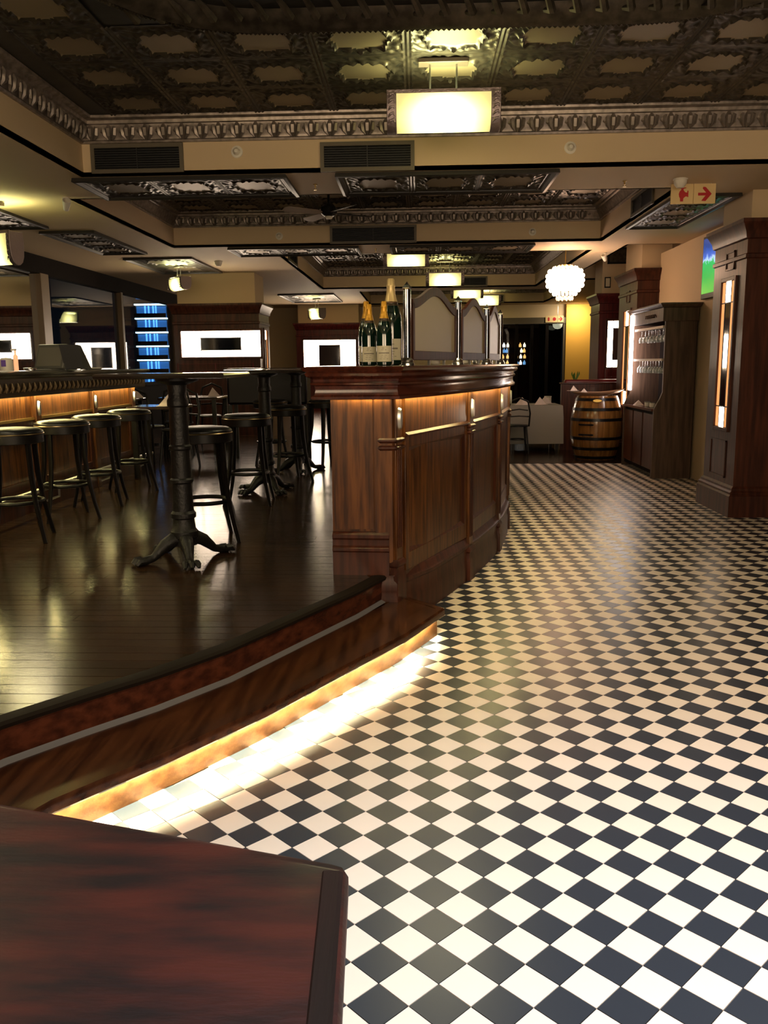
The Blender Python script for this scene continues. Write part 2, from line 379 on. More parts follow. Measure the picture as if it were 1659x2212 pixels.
G().sweep(offs(E1,-.034,False)[:-1]+[(.095,4.41)],[(.006,.112),(.018,.112),(.018,.118),(.006,.118)]).build('glow_strip',LEDS,step)
G().sweep(offs(E2,-.012,False),[(0,.150),(.034,.150),(.028,.156),(.010,.166),(.003,.18),(0,.18)]).build('cove_trim',mat('grey cove',(.17,.165,.18),.4),step)
# ------------------------------------------------------------------ pressed tin ceilings
def tinmesh():
    N=44; S=.575; g=G(); vs=[];fs=[];ms=[]
    def h(x,y):
        # x,y in -.5..5 ; quatrefoil flat field with a scrolled rim
        th=math.atan2(y,x); r=math.hypot(x,y)
        Rr=.30*(1-.05*math.cos(4*th)+.075*math.cos(8*th)+.02*math.cos(16*th))
        d=r-Rr; z=0
        if d>0: z+=.020*math.exp(-((d-.028)/.018)**2)*(1+.5*math.cos(16*th))
        if d>.05 and max(abs(x),abs(y))<.44: z+=.009*(math.sin(23*x+5*math.sin(9*y))*math.sin(21*y+4*math.cos(11*x)))*min(1,(d-.05)*14)+.003
        ax=abs(x); ay=abs(y)
        for c,w,a in ((.495,.012,.012),(.455,.012,.010)): z+=a*math.exp(-((ax-c)/w)**2)
        z+=.006*math.exp(-((ay-.49)/.010)**2)
        return z,(d<-.005)
    for j in range(N+1):
        for i in range(N+1):
            x=i/N-.5; y=j/N-.5; vs.append((x*S*.998,y*S*.998,-h(x,y)[0]))
    for j in range(N):
        for i in range(N):
            fs.append((j*(N+1)+i,j*(N+1)+i+1,(j+1)*(N+1)+i+1,(j+1)*(N+1)+i)); x=(i+.5)/N-.5; y=(j+.5)/N-.5
            ms.append(1 if h(x,y)[1] else 0)
    g.v=vs;g.f=fs;g.m=ms
    return g.mesh('tin_tile',[TIN,TINF],50)
TM=tinmesh(); S=.575
def leafmesh():
    g=G()
    for sx in (-1,1): g.tube([(sx*.008,0,-.062),(sx*.022,-.014,-.045),(sx*.026,-.018,-.02),(sx*.012,-.012,0)],[.007,.011,.010,.005],5)
    g.tube([(0,-.006,-.066),(0,-.022,-.050),(0,-.028,-.024),(0,-.016,.0)],[.006,.013,.014,.006],6)
    g.lathe([(.0,-.012),(.011,-.004),(.011,.006),(0,.014)],8,(.052,-.006,-.03))
    return g.mesh('crown_leaf',PEW)
LM=leafmesh()
def coffer(h,cols,rows,x0,y1,leaf=()):
    a,b,c,d=h
    cf=struct(G().box(a-.02,b-.02,HC+.002,c+.02,d+.02,HC+.03).build('ceiling_coffer',TIND))
    ring=[(a,b),(a,d),(c,d),(c,b)]   # clockwise, so that right-hand offset points inward
    prof=[(0,3.20),(.022,3.20),(.028,3.215),(.018,3.225),(.022,3.245),(.060,3.30),(.066,3.325),(.085,3.33),(.09,3.352),(.13,3.362),(.135,HC),(0,HC)]
    G().loft(ring,prof,closed=True,caps=False).build('crown',PEW,cf)
    for j in range(rows):
        for i in range(cols):
            cx=x0+(i+.5)*S; cy=y1-(j+.5)*S
            if cx+S/2>c+.05 or cy-S/2<b-.05: continue
            if h is C1 and abs(cx-.2)<1.75 and cy<5.15: continue
            o=link('tin_tile',TM,cf); o.location=(cx,cy,HC)
    P=.145
    if 'n' in leaf:   # far side
        n=int((c-a-.1)/P)
        for k in range(n): o=link('crown_leaf',LM,cf); o.location=(a+.1+k*P,d-.035,3.335); o.scale=(1.7,1.25,1.75)
    if 'w' in leaf:
        n=int((min(d-b,4.5)-.1)/P)
        for k in range(n): o=link('crown_leaf',LM,cf); o.location=(a+.035,d-.1-k*P,3.335); o.rotation_euler=(0,0,PI/2); o.scale=(1.7,1.25,1.75)
    return cf
cf1=coffer(C1,12,5,-2.36,6.91,('n','w'))
coffer(C2,9,5,-2.98,11.08,('n',))
coffer(C3,7,9,-1.78,17.48,('n',))
coffer(C4,7,6,-1.08,22.2,())
# beaded medallion ring
def rrect(cx,cy,hx,hy,r,n=12):
    out=[]
    for qx,qy,a0 in ((1,-1,-PI/2),(1,1,0),(-1,1,PI/2),(-1,-1,PI)):
        for k in range(n+1): a=a0+PI/2*k/n; out.append((cx+qx*(hx-r)+r*math.cos(a),cy+qy*(hy-r)+r*math.sin(a)))
    return out
rp=rrect(.2,3.55,1.95,1.68,.95)
G().loft(rp,[(0,HC),(.05,HC),(.06,3.355),(.03,3.34),(0,3.335),(-.04,3.345),(-.09,3.30),(-.13,3.31),(-.20,3.36),(-.22,HC)],closed=True,caps=False).build('medallion_rim',TIN,cf1)
g=G(); pts=offs(rp,.0); tot=0
acc=0; last=Vector(pts[0])
for i in range(len(pts)):
    a=Vector(pts[i]); b=Vector(pts[(i+1)%len(pts)]); L=(b-a).length; n=int(L/.03)+1
    for k in range(n):
        p=a+(b-a)*k/n
        if p.y>4.3: g.lathe([(0,-.013),(.0125,-.004),(.0125,.004),(0,.011)],7,(p.x,p.y,3.334))
g.build('bead_row',TIN,cf1,kind='stuff')
g=G(); 
for k in range(26): x=-1.55+k*.14; g.tube([(x,5.0,3.33),(x+.03,4.94,3.31),(x,4.86,3.34),(x-.03,4.80,3.36)],[.012,.024,.02,.01],6)
g.build('scroll_ornament',TIN,cf1)
# framed flush tin panels on the soffit
def flush(x0,y0,x1,y1,label,nx,ny):
    t=thing('ceiling_panel',label,'ceiling panel',((x0+x1)/2,(y0+y1)/2,HS))
    G().box(x0,y0,HS-.006,x1,y1,HS-.001).build('backing',TIND,t)
    G().loft([(x0,y0),(x0,y1),(x1,y1),(x1,y0)],[(0,HS-.002),(-.005,HS-.03),(.02,HS-.035),(.045,HS-.018),(.05,HS-.002)],closed=True,caps=False).build('frame',mat('panel frame',(.03,.027,.024),.4),t)
    sx=(x1-x0-.1)/nx; sy=(y1-y0-.1)/ny
    for i in range(nx):
        for j in range(ny):
            o=link('tin_tile',TM,t); o.location=(x0+.05+(i+.5)*sx-(x0+x1)/2,y0+.05+(j+.5)*sy-(y0+y1)/2,-.008); o.scale=(sx/S,sy/S,.7); o.matrix_parent_inverse=Matrix.Identity(4)
flush(-2.78,7.08,-1.05,7.88,'framed tin panel of three tiles under the front beam, left of the fan',3,1)
flush(-.65,7.08,1.12,7.88,'framed tin panel of three tiles under the front beam, right of the fan',3,1)
flush(-2.45,11.28,-.76,12.02,'framed tin panel behind the second beam, left of its black vent',3,1)
flush(-.35,11.28,1.5,12.02,'framed tin panel behind the second beam, above the yellow hanging lamps',3,1)
flush(2.36,8.2,2.95,10.1,'dark framed tin panel behind the red arrow sign',1,3)
flush(-4.75,6.9,-3.98,9.4,'long tin panel over the carved bar, nearest the left window',1,4)
flush(-4.22,9.7,-3.6,11.6,'long tin panel of small ovals above the dark window',1,3)
flush(-4.12,12.15,-3.15,14.05,'tin panel that the small curved lamp hangs from, left of the first pillar',1,2)
flush(-3.0,18.6,-1.8,20.9,'tin panel above the far small curved lamp',1,2)
# vents
def vent(T,w,h,label,slats=9):
    t=thing('air_vent',label,'vent',T@Vector((0,0,0)))
    f=.03
    G(T).box(-w/2,0,-h/2,w/2,.022,-h/2+f).box(-w/2,0,h/2-f,w/2,.022,h/2).box(-w/2,0,-h/2+f,-w/2+f,.022,h/2-f).box(w/2-f,0,-h/2+f,w/2,.022,h/2-f).build('frame',VENTF,t)
    G(T).box(-w/2+f,.001,-h/2+f,w/2-f,.004,h/2-f).build('backing',BLKP,t)
    for k in range(slats):
        z=-h/2+f+(h-2*f)*(k+.5)/slats; G(T).add([(-w/2+f,.005,z+.006),(w/2-f,.005,z+.006),(w/2-f,.018,z-.004),(-w/2+f,.018,z-.004),(-w/2+f,.005,z+.008),(w/2-f,.005,z+.008),(w/2-f,.018,z-.002),(-w/2+f,.018,z-.002)],[(0,1,2,3),(4,7,6,5),(0,4,5,1),(2,6,7,3)]).build('slat',BLKP,t)
    G(T).box(-.004,.012,-h/2+f,.004,.02,h/2-f).build('mid_bar',BLKP,t)
def TF(x,y,z,u,n): return frame((x,y,z),u,n)
vent(TF(-2.217,7.03,3.085,(1,0),(0,-1)),.74,.22,'black slatted vent at the left end of the front beam')
vent(TF(-.39,7.03,3.065,(1,0),(0,-1)),.74,.22,'black slatted vent on the front beam beside the big hanging lamp')
vent(TF(-.56,11.2,3.08,(1,0),(0,-1)),1.1,.22,'long dark vent on the second beam')
vent(TF(1.05,17.6,3.07,(1,0),(0,-1)),.7,.2,'dark vent on the third beam beside a yellow lamp')
vent(TF(1.9,22.3,3.07,(1,0),(0,-1)),.6,.2,'small dark vent on the farthest beam')
vent(TF(2.3,9.15,3.07,(0,1),(-1,0)),.85,.2,'dark vent on the beam side left of the red arrow sign')
vent(TF(-1.9,13.3,3.07,(0,1),(1,0)),.9,.2,'dark vent facing right, inside the third ceiling recess')
# ------------------------------------------------------------------ ceiling fittings
def dome(x,y,z,n,label,cat='smoke detector',name='detector'):
    t=thing(name,label,cat,(x,y,z)); T=frame((x,y,z),(1,0),n) if n else None
    ax='y'; s=1
    if n: G(T).lathe([(.045,0),(.045,.012),(.030,.018),(.022,.035),(.014,.048),(0,.05)],16,axis='y').build('body',WPLAST,t); G(T).lathe([(.047,0),(.047,.006),(.03,.006)],16,axis='y').build('base',WPLAST,t)
    else: G().lathe([(0,z-.075),(.03,z-.072),(.05,z-.045),(.055,z-.02),(.05,z)],16,(x,y,0)).build('body',WPLAST,t); G().lathe([(.06,z-.012),(.06,z-.0005)],16,(x,y,0)).build('base',WPLAST,t)
dome(-1.42,7.03,3.12,(0,-1),'round white dome between the two front beam vents')
dome(1.19,7.03,3.10,(0,-1),'round white dome on the front beam, right of the big hanging lamp')
dome(-1.76,11.2,3.08,(0,-1),'small dome on the second beam left of its vent')
dome(1.45,11.2,3.08,(0,-1),'small dome on the second beam right of its vent')
dome(2.2,7.55,HS,None,'white ceiling detector just above the red arrow sign')
dome(-2.9,12.7,HS,None,'white ceiling detector left of the small black side vent')
def sprinkler(x,y,label):
    t=thing('sprinkler',label,'sprinkler',(x,y,HS)); G().lathe([(.018,HS-.001),(.018,HS-.006),(.006,HS-.008),(.006,HS-.03)],10,(x,y,0)).build('stem',BRASS,t); G().lathe([(.014,HS-.045),(.014,HS-.048)],10,(x,y,0)).tube([(x-.006,y,HS-.03),(x-.012,y,HS-.038),(x-.006,y,HS-.046)],.002,5).tube([(x+.006,y,HS-.03),(x+.012,y,HS-.038),(x+.006,y,HS-.046)],.002,5).build('deflector',BRASS,t)
sprinkler(-.86,7.5,'brass sprinkler between the two framed panels under the front beam'); sprinkler(1.75,7.6,'brass sprinkler left of the red arrow sign'); sprinkler(-.55,11.6,'brass sprinkler between the two framed panels behind the second beam')
def spotlight(x,y,z,label,rz):
    t=thing('spotlight',label,'spotlight',(x,y,z),rz)
    G().lathe([(.028,0),(.028,-.012)],14).build('mount',WPLAST,t,world=False); G().tube([(0,0,-.012),(0,-.01,-.045)],.008,8).build('arm',WPLAST,t,world=False)
    T=Matrix.Translation((0,-.02,-.07))@Matrix.Rotation(R(50),4,'X'); G(T).lathe([(.024,-.05),(.036,.03),(.036,.055),(.03,.055),(.02,-.04)],16).build('head',WPLAST,t,world=False)
spotlight(-3.15,7.85,HS,'white spotlight at the corner of the second recess, left of the framed panels',R(30))
spotlight(2.62,12.4,HS,'white spotlight right of the glowing chandelier',R(-30))
t=thing('ceiling_spot','tiny bright white ceiling light on the framed panel behind the second beam','downlight',(-1.62,11.55,HS))
G().lathe([(.022,2.925),(.034,2.925),(.034,2.94),(.022,2.94)],14,(-1.62,11.55,0)).build('ring',STEEL,t); G().lathe([(0,2.926),(.022,2.927),(.022,2.934),(0,2.935)],12,(-1.62,11.55,0)).build('lens',emis('spot lens',(.85,.9,1),12),t)
# pendant trough lamps
def trough():
    t=thing('pendant_lamp','large yellow trough lamp with two stems in front of the first beam','lamp',(.17,5.85,2.95),0,None)
    n=14; Wd=.30
    def arc(r,a0=-35,a1=125): return [(-math.cos(R(a0+(a1-a0)*k/n))*r*.75-.0,math.sin(R(-90))*0-math.sin(R(a0+(a1-a0)*k/n))*r*0) for k in range(n+1)]
    # cross-section: curved sheet, front top lip down to a bulged bottom and up the back (y front negative)
    cs=[(-.105,.20),(-.112,.15),(-.112,.10),(-.100,.05),(-.075,.012),(-.035,-.008),(.0,-.012),(.035,-.008),(.075,.012),(.100,.05),(.112,.10),(.112,.15),(.105,.20)]
    g=G(); L=len(cs)
    vs=[(x,y,z) for x in (-Wd,Wd) for y,z in cs]+[(x,y*.95,z*.97+.006) for x in (-Wd,Wd) for y,z in cs]
    fs=[(i,i+1,L+i+1,L+i) for i in range(L-1)]+[(2*L+i,3*L+i,3*L+i+1,2*L+i+1) for i in range(L-1)]+[(0,L,3*L,2*L),(L-1,3*L-1,4*L-1,2*L-1)]
    g.add(vs,fs); g.build('glass_shade',LAMPG,t,world=False)
    for s in (-1,1):
        x0,x1=(Wd,Wd+.062) if s>0 else (-Wd-.062,-Wd)
        g=G(); o=1.06
        pts=[(y*o,z*1.0+(-.008 if z<.1 else .012)) for y,z in cs]
        n_=len(pts); g.add([(x0,a,b) for a,b in pts]+[(x1,a,b) for a,b in pts],[tuple(range(n_)),tuple(range(n_,2*n_))[::-1]]+[(i,(i+1)%n_,(i+1)%n_+n_,i+n_) for i in range(n_)])
        e=g.build('end_cap',SILV,t,world=False,bev=.004)
        q=G()
        for k,zz in enumerate((.03,.07,.11,.15,.185)): 
            xm=(x0+x1)/2; q.tube([(xm-.02,-.118,zz-.015),(xm-.008,-.128,zz),(xm+.012,-.127,zz+.008),(xm+.020,-.12,zz-.008)],[.004,.008,.007,.004],6)
        q.build('scroll',SILV,e,world=False)
    G().box(-Wd-.06,-.112,.197,Wd+.06,-.10,.218).box(-Wd-.06,.10,.197,Wd+.06,.112,.218).box(-.30,-.008,.197,.30,.008,.209).box(-.155,-.1,.197,-.140,.1,.209).box(.14,-.1,.197,.155,.1,.209).build('top_frame',SILV,t,world=False)
    for s in (-1,1): G().tube([(s*.085,0,.2),(s*.085,0,HC-2.95-.02)],.0065,8).build('stem',STEEL,t,world=False)
    G().box(-.16,-.05,HC-2.95-.035,.16,.05,HC-2.95-.008).build('ceiling_plate',mat('bronze plate',(.13,.10,.08),.4,metal=.5),t,world=False,bev=.004)
    return t
lamp=trough(); KIDS.clear()
LAMPS=[(-.18,14.0,3.0,'yellow trough lamp second from the front in the centre row'),(.52,16.6,2.92,'yellow trough lamp third in the centre row, beside a black vent'),(1.10,19.5,2.90,'small yellow trough lamp fourth in the centre row, above the wooden arches'),(1.73,22.0,2.90,'farthest small yellow trough lamp, right behind the metal posts'),
 (-3.90,8.0,2.41,'yellow trough lamp cut by the left edge of the photo'),(-3.60,13.1,2.60,'small curved lamp hanging left of the first lit pillar'),(-2.30,19.8,2.50,'small curved lamp hanging in front of the red panelled wall')]
def lamplights(x,y,z,e=9,dz=0):
    if y>8.5: e*=.6
    area('lamp_up',(x,y,z+.17),.4,e,(.92,1,.50),(PI,0,0),sizey=.14)
    area('lamp_down',(x,y,z-.02),.45,e*.9*(.25 if y>8.5 else 1),(1,.84,.50),(0,0,0),sizey=.12)
lamplights(.17,5.85,2.95,10)
for i,(x,y,z,l) in enumerate(LAMPS):
    d=dup(lamp,(x,y,z),0 if i<4 else R(-20 if i==4 else -52),l)
    top=HS if i in (4,5,6,7) else HC
    k=1 if i<4 else (.72 if i<7 else .55); d.scale=(k,k,(top-.006-z)/.422 if i in (4,7) else (top-.012-z)/.422)
    lamplights(x,y,z,14 if i<4 else 9)
t=thing('half_round_lamp','tiny half-round glass lamp hanging under the far door sign','lamp',(3.62,22.6,2.32))
G().lathe([(0,2.30),(.07,2.315),(.115,2.36),(.13,2.43),(.122,2.43),(.105,2.365),(.06,2.325),(0,2.31)],20,(3.62,22.6,0)).build('bowl',mat('dim lamp glass',(.6,.6,.5),.3,emit=(.9,.95,.7),es=.25),t)
G().tube([(3.62,22.6,2.32),(3.62,22.6,HS)],.005,6).lathe([(.05,2.945),(.05,HS-.001)],12,(3.62,22.6,0)).build('stem',STEEL,t)
for (x,y) in [(.17,.9),(1.9,3.2),(-2.0,3.6)]:   # unseen trough lamps added as extra fill above and behind the viewer
    d=dup(lamp,(x,y,2.95),0,'yellow trough lamp hanging above the viewer, out of the picture','lamps above the viewer'); lamplights(x,y,2.95,9)
area('aisle_down',(-2.9,5.0,2.9),.4,5,(1,.85,.55))
area('yellow_wash',(4.15,22.4,2.85),.3,13,(1,.85,.6),(R(25),0,0))  # lamp without a fixture, added to brighten the yellow wall
# glowing panels and area lights added on the unseen back wall as warm fill
for x,w_ in ((-1.6,2.2),(1.6,2.6)):
    t=thing('backlit_window','wide backlit window on the wall behind the viewer','window',(x,-1.45,0),0,'backlit windows behind the viewer')
    G().box(x-w_/2,-1.499,1.3,x+w_/2,-1.47,2.5).build('glass',emis('back window glass',(1,.78,.55),2.5),t); G().box(x-w_/2-.05,-1.499,1.25,x-w_/2,-1.45,2.55).box(x+w_/2,-1.499,1.25,x+w_/2+.05,-1.45,2.55).box(x-w_/2,-1.499,1.25,x+w_/2,-1.45,1.3).box(x-w_/2,-1.499,2.5,x+w_/2,-1.45,2.55).build('frame',WOOD,t)
    area('window_light',(x,-1.4,1.9),w_,38,(1,.74,.46),(R(97),0,0),sizey=1.2)
for p,e,c,a in DOWN:
    t=thing('downlight','recessed round downlight above the near checkered floor','downlight',(p[0],p[1],HC),0,'downlights above the viewer')
    G().lathe([(.06,HC-.004),(.085,HC-.004),(.085,HC-.016),(.06,HC-.02),(.055,HC-.006)],20,(p[0],p[1],0)).build('trim_ring',WPLAST,t)
    G().lathe([(.0,HC-.006),(.055,HC-.0065)],20,(p[0],p[1],0)).build('lens',emis('downlight lens',(1,.95,.9),6),t)
# chandelier
t=thing('chandelier','glowing round chandelier of glass pendants hanging over the checkered aisle','chandelier',(2.05,12.25,2.25))
cx,cy=2.05,12.25
G().tube([(cx,cy,2.74),(cx,cy,3.4)],.006,6).lathe([(.05,3.355),(.06,3.37)],14,(cx,cy,0)).build('chain',BRASS,t)
tiers=[(.09,2.76,.03,10),(.16,2.74,.035,16),(.225,2.70,.045,24),(.25,2.64,.05,28),(.252,2.575,.05,28),(.245,2.51,.045,28),(.20,2.45,.045,22),(.155,2.40,.045,18),(.105,2.335,.045,11)]
g=G()
for r,z,h,n in tiers: g.tube([(cx+r*math.cos(2*PI*k/24),cy+r*math.sin(2*PI*k/24),z+.02) for k in range(24)],.004,5,closed=True)
g.build('ring_frame',BRASS,t)
bm_=G().lathe([(0,-.032),(.012,-.022),(.021,-.004),(.016,.014),(.004,.024),(0,.026)],7)
bme=bm_.mesh('crystal_drop',BEAD); bmd=bm_.mesh('crystal_drop_dim',BEAD2); bme2=bme
for r,z,h,n in tiers:
    for k in range(n):
        a=2*PI*(k+.5*(n%4==2))/n; o=link('crystal_drop',bmd if (z<2.36 or z>2.75) else bme,t); o.location=(r*math.cos(a),r*math.sin(a),z-2.25); o.matrix_parent_inverse=Matrix.Identity(4); o.scale=(.98,.98,1.05)
G().lathe([(0,2.42),(.15,2.45),(.20,2.52),(.20,2.66),(.15,2.71),(0,2.73)],20,(cx,cy,0)).build('light_core',emis('chandelier core',(1,.80,.6),4),t)
point('chandelier_light',(cx,cy,2.2),2,(1,.68,.45),.15); point('chandelier_top',(cx-.1,cy-.45,2.65),9,(1,.6,.4),.12)
# ceiling fan
t=thing('ceiling_fan','dark ceiling fan with pale blades in the second ceiling recess','fan',(-.96,9.6,3.05))
G().lathe([(.06,.33),(.06,.30),(.014,.28),(.014,.13),(.05,.12),(.085,.09),(.09,.03),(.06,0),(0,-.01)],18).build('motor',mat('fan motor',(.02,.018,.016),.3,metal=.5),t,world=False)
G().lathe([(0,-.035),(.03,-.03),(.045,-.012),(.045,-.006)],14).build('cap',WPLAST,t,world=False)
for k in range(4):
    T=Matrix.Rotation(R(35+90*k),4,'Z')@Matrix.Rotation(R(14),4,'X'); G(T).prism([(.08,-.018),(.16,-.05),(.50,-.062),(.54,-.03),(.54,.03),(.50,.062),(.16,.05),(.08,.018)],.028,.036).build('blade',mat('fan blade',(.45,.36,.30),.4) if k in (1,2) else mat('fan blade dark',(.03,.025,.02),.4),t,world=False)
# ------------------------------------------------------------------ curved bar counter
def barshape(w0,inn):
    n=offs(F,0,False); out=offs(F,w0,False); ins=offs(F,-inn,False)
    ins[0]=(F[0][0]-.335,4.62); out=[(out[0][0],F[0][1]-w0)]+out[1:]
    return out,ins
body=offs(F,0,False)+[(F[-1][0]-.38,F[-1][1])]+offs(F,-.36,False)[::-1][1:-1]+[(-.475,4.62)]
bar=thing('bar_counter','curved panelled wooden bar counter with heavy moulded top beside the checkered floor','bar counter',(.1,5.5,0))
G().prism(body,.0,1.299).build('carcass',WOODB,bar,smooth=0)
topo=[(-.50,4.60)]+F[:-1]+[(.73,8.85)]+offs(F,-.42,False)[::-1][:-1]+[]
topo=[(-.48,4.60)]+F+offs(F,-.44,False)[::-1][:-1]
LIP=[(-.02,1.30),(.048,1.30),(.052,1.272),(.068,1.276),(.072,1.290),(.058,1.298),(.052,1.325),(.056,1.345),(.070,1.352),(.074,1.362),(.060,1.368),(.062,1.382),(.088,1.398),(.094,1.412),(.086,1.420),(.10,1.428),(.108,1.438),(.098,1.447),(.07,1.450)]
G().loft(topo,LIP).build('countertop',wood('counter mahogany',(.085,.020,.010),(.035,.009,.005),.18,'y',coat=.35,bump=.02),bar,smooth=30)
# plinth and base mouldings, front side
Fp=[(-.14,4.66)]+F[1:]
G().sweep(Fp,[(0,0),(.028,0),(.028,.13),(.020,.15),(.020,.22),(.034,.232),(.034,.25),(.020,.262),(.012,.29),(0,.30)]).build('plinth',WOOD,bar)
# end panel mouldings facing the viewer
endp=[(-.475,4.62),(-.16,4.60)]
G().sweep(endp,[(0,.3),(.022,.3),(.022,.43),(.034,.44),(.034,.455),(.018,.468),(.018,.50),(.030,.512),(.030,.53),(.010,.545),(0,.545)]).build('end_moulding',WOOD,bar)
PY=[0.0,5.68,6.58,7.5,8.35]
def onF(y): return (interp(F,y),y)
def nrm(y):
    a=Vector(onF(y-.15 if y>4.8 else 4.62)); b=Vector(onF(y+.15)); u=(b-a).normalized(); return u,Vector((u.y,-u.x))
def pilaster(P,u,n,z0,par):
    T=frame((P[0],P[1],0),u,n)
    p=G(T).box(-.042,-.02,z0+.22,.042,.034,1.298).build('pilaster',WOODB,par,bev=.004)
    for k in (-.024,0,.024): G(T).box(k-.005,.033,z0+.30,k+.005,.040,1.0).build('reed',WOOD,p,bev=.003)
    cap=G(T); 
    for z in (.995,1.035): cap.loft([(-.042,-.0),(.042,-.0),(.042,.034),(-.042,.034)],[(0,z),(.006,z+.006),(.014,z+.012),(.014,z+.02),(.004,z+.028)])
    cap.build('capital',WOOD,p)
    G(T).loft([(-.046,-.0),(.046,-.0),(.046,.036),(-.046,.036)],[(.012,z0),(.012,z0+.14),(.004,z0+.16),(.002,z0+.19),(.012,z0+.2),(.012,z0+.215),(0,z0+.235)]).build('pedestal',WOOD,p)
    Lz=1.165
    T2=T@Matrix.Translation((0,.034,Lz))
    l=G(T2)
    ov=[(.019*math.cos(2*PI*k/20),.062*math.sin(2*PI*k/20)) for k in range(20)]
    l.add([(a,0,b) for a,b in ov]+[(a*.8,.016,b*.86) for a,b in ov],[tuple(range(20,40))]+[(i,(i+1)%20,(i+1)%20+20,i+20) for i in range(20)])
    f=l.build('oval_light',STEEL,p); return f
pl=[pilaster((F[0][0]+.005,4.64),Vector((.38,.92)),Vector((.92,-.38)),.15,bar)]
# corner post with its capital facing the viewer
T=frame((-.20,4.60,0),(1,0),(0,-1))
c=G(T).box(-.035,-.02,.37,.06,.012,1.298).build('corner_post',WOODB,bar)
cp_=G(T)
for z in (.995,1.035): cp_.loft([(-.005,0),(.068,0),(.068,.012),(-.005,.012)],[(0,z),(.006,z+.006),(.014,z+.012),(.014,z+.02),(.004,z+.028)])
cp_.build('capital',WOOD,c)
G(T).loft([(-.03,0),(.07,0),(.07,.02),(-.03,.02)],[(.014,.15),(.014,.17),(.008,.19),(.012,.21),(.012,.25),(.002,.27),(0,.30)]).build('pedestal',WOOD,c)
G(T).box(-.262,.002,.56,-.045,.006,1.297).build('end_panel',WOODB,bar)
for yv in PY[1:]:
    u,n=nrm(yv); pilaster(onF(yv),u,n,0,bar)
yb=[4.66]+PY[1:]
for a,b in zip(yb,yb[1:]):
    A=Vector(onF(a)); B=Vector(onF(b)); u=(B-A).normalized(); n=Vector((u.y,-u.x)); L=(B-A).length
    bow=.022 if L>.8 else .01
    T=frame((A.x+n.x*(bow-.004),A.y+n.y*(bow-.004),0),u,n); x0,x1=.05,L-.05
    bay=G(T).box(x0,-.03,1.06,x1,.004,1.298).build('frieze_board',WOODB,bar)
    st=G(T).box(x0,-.03,.30,x0+.05,.004,1.06).box(x1-.05,-.03,.30,x1,.004,1.06).box(x0+.05,-.03,.30,x1-.05,.004,.40).box(x0+.05,-.03,1.0,x1-.05,.004,1.06).build('panel_frame',WOODB,bar,bev=.003)
    G(T).box(x0+.05,-.03,.40,x1-.05,-.012,1.0).build('panel',WOODB,bar)
    G(T).add([(x0+.05,.004,.40),(x1-.05,.004,.40),(x1-.05,.004,1.0),(x0+.05,.004,1.0),(x0+.075,-.011,.425),(x1-.075,-.011,.425),(x1-.075,-.011,.975),(x0+.075,-.011,.975)],[(0,1,5,4),(1,2,6,5),(2,3,7,6),(3,0,4,7)]).build('bead',WOOD,bar)
    G(T).add([(x0,.004,1.06),(x0,.022,1.064),(x0,.022,1.072),(x0,.004,1.085),(x1,.004,1.06),(x1,.022,1.064),(x1,.022,1.072),(x1,.004,1.085)],[(0,1,5,4),(1,2,6,5),(2,3,7,6),(0,3,2,1),(4,5,6,7)]).build('panel_cap',WOOD,bar)
G().sweep(F[:-1],[(.036,1.288),(.046,1.288),(.046,1.298),(.036,1.298)]).build('under_lip_strip',LEDC,bar)
G().sweep([(-.47,4.62),(-.16,4.605)],[(.024,1.288),(.034,1.288),(.034,1.298),(.024,1.298)]).build('under_lip_strip',LEDC,bar)
# metal posts on the counter and wooden arched mirrors with painted-in reflection between them
tower=thing('metal_post','nearest fluted chrome post with pointed cap, beside the bottles','post',(-.06,5.02,1.45),R(25))
G().lathe([(.042,0),(.042,.012),(.034,.02),(.036,.03),(.028,.038),(.022,.045)],20).build('foot',STEEL,tower,world=False)
fl=[]; 
for k in range(32): a=2*PI*k/32; r=.0205+(.0022 if (k//2)%2 else 0); fl.append((r*math.cos(a),r*math.sin(a)))
G().prism(fl,.04,.43).build('shaft',CHROME,tower,world=False,smooth=60)
G().lathe([(.022,.428),(.030,.434),(.030,.440),(.0,.475)],4).build('pointed_cap',CHROME,tower,world=False)
TP=[(-.06,5.02),(.285,6.12),(.555,7.0),(.735,7.75)]
for i,l in ((1,'second fluted chrome post from the front, between two wooden arches'),(2,'third fluted chrome post from the front'),(3,'farthest fluted chrome post at the rounded end of the bar')): dup(tower,(*TP[i],1.45),R(25),l)
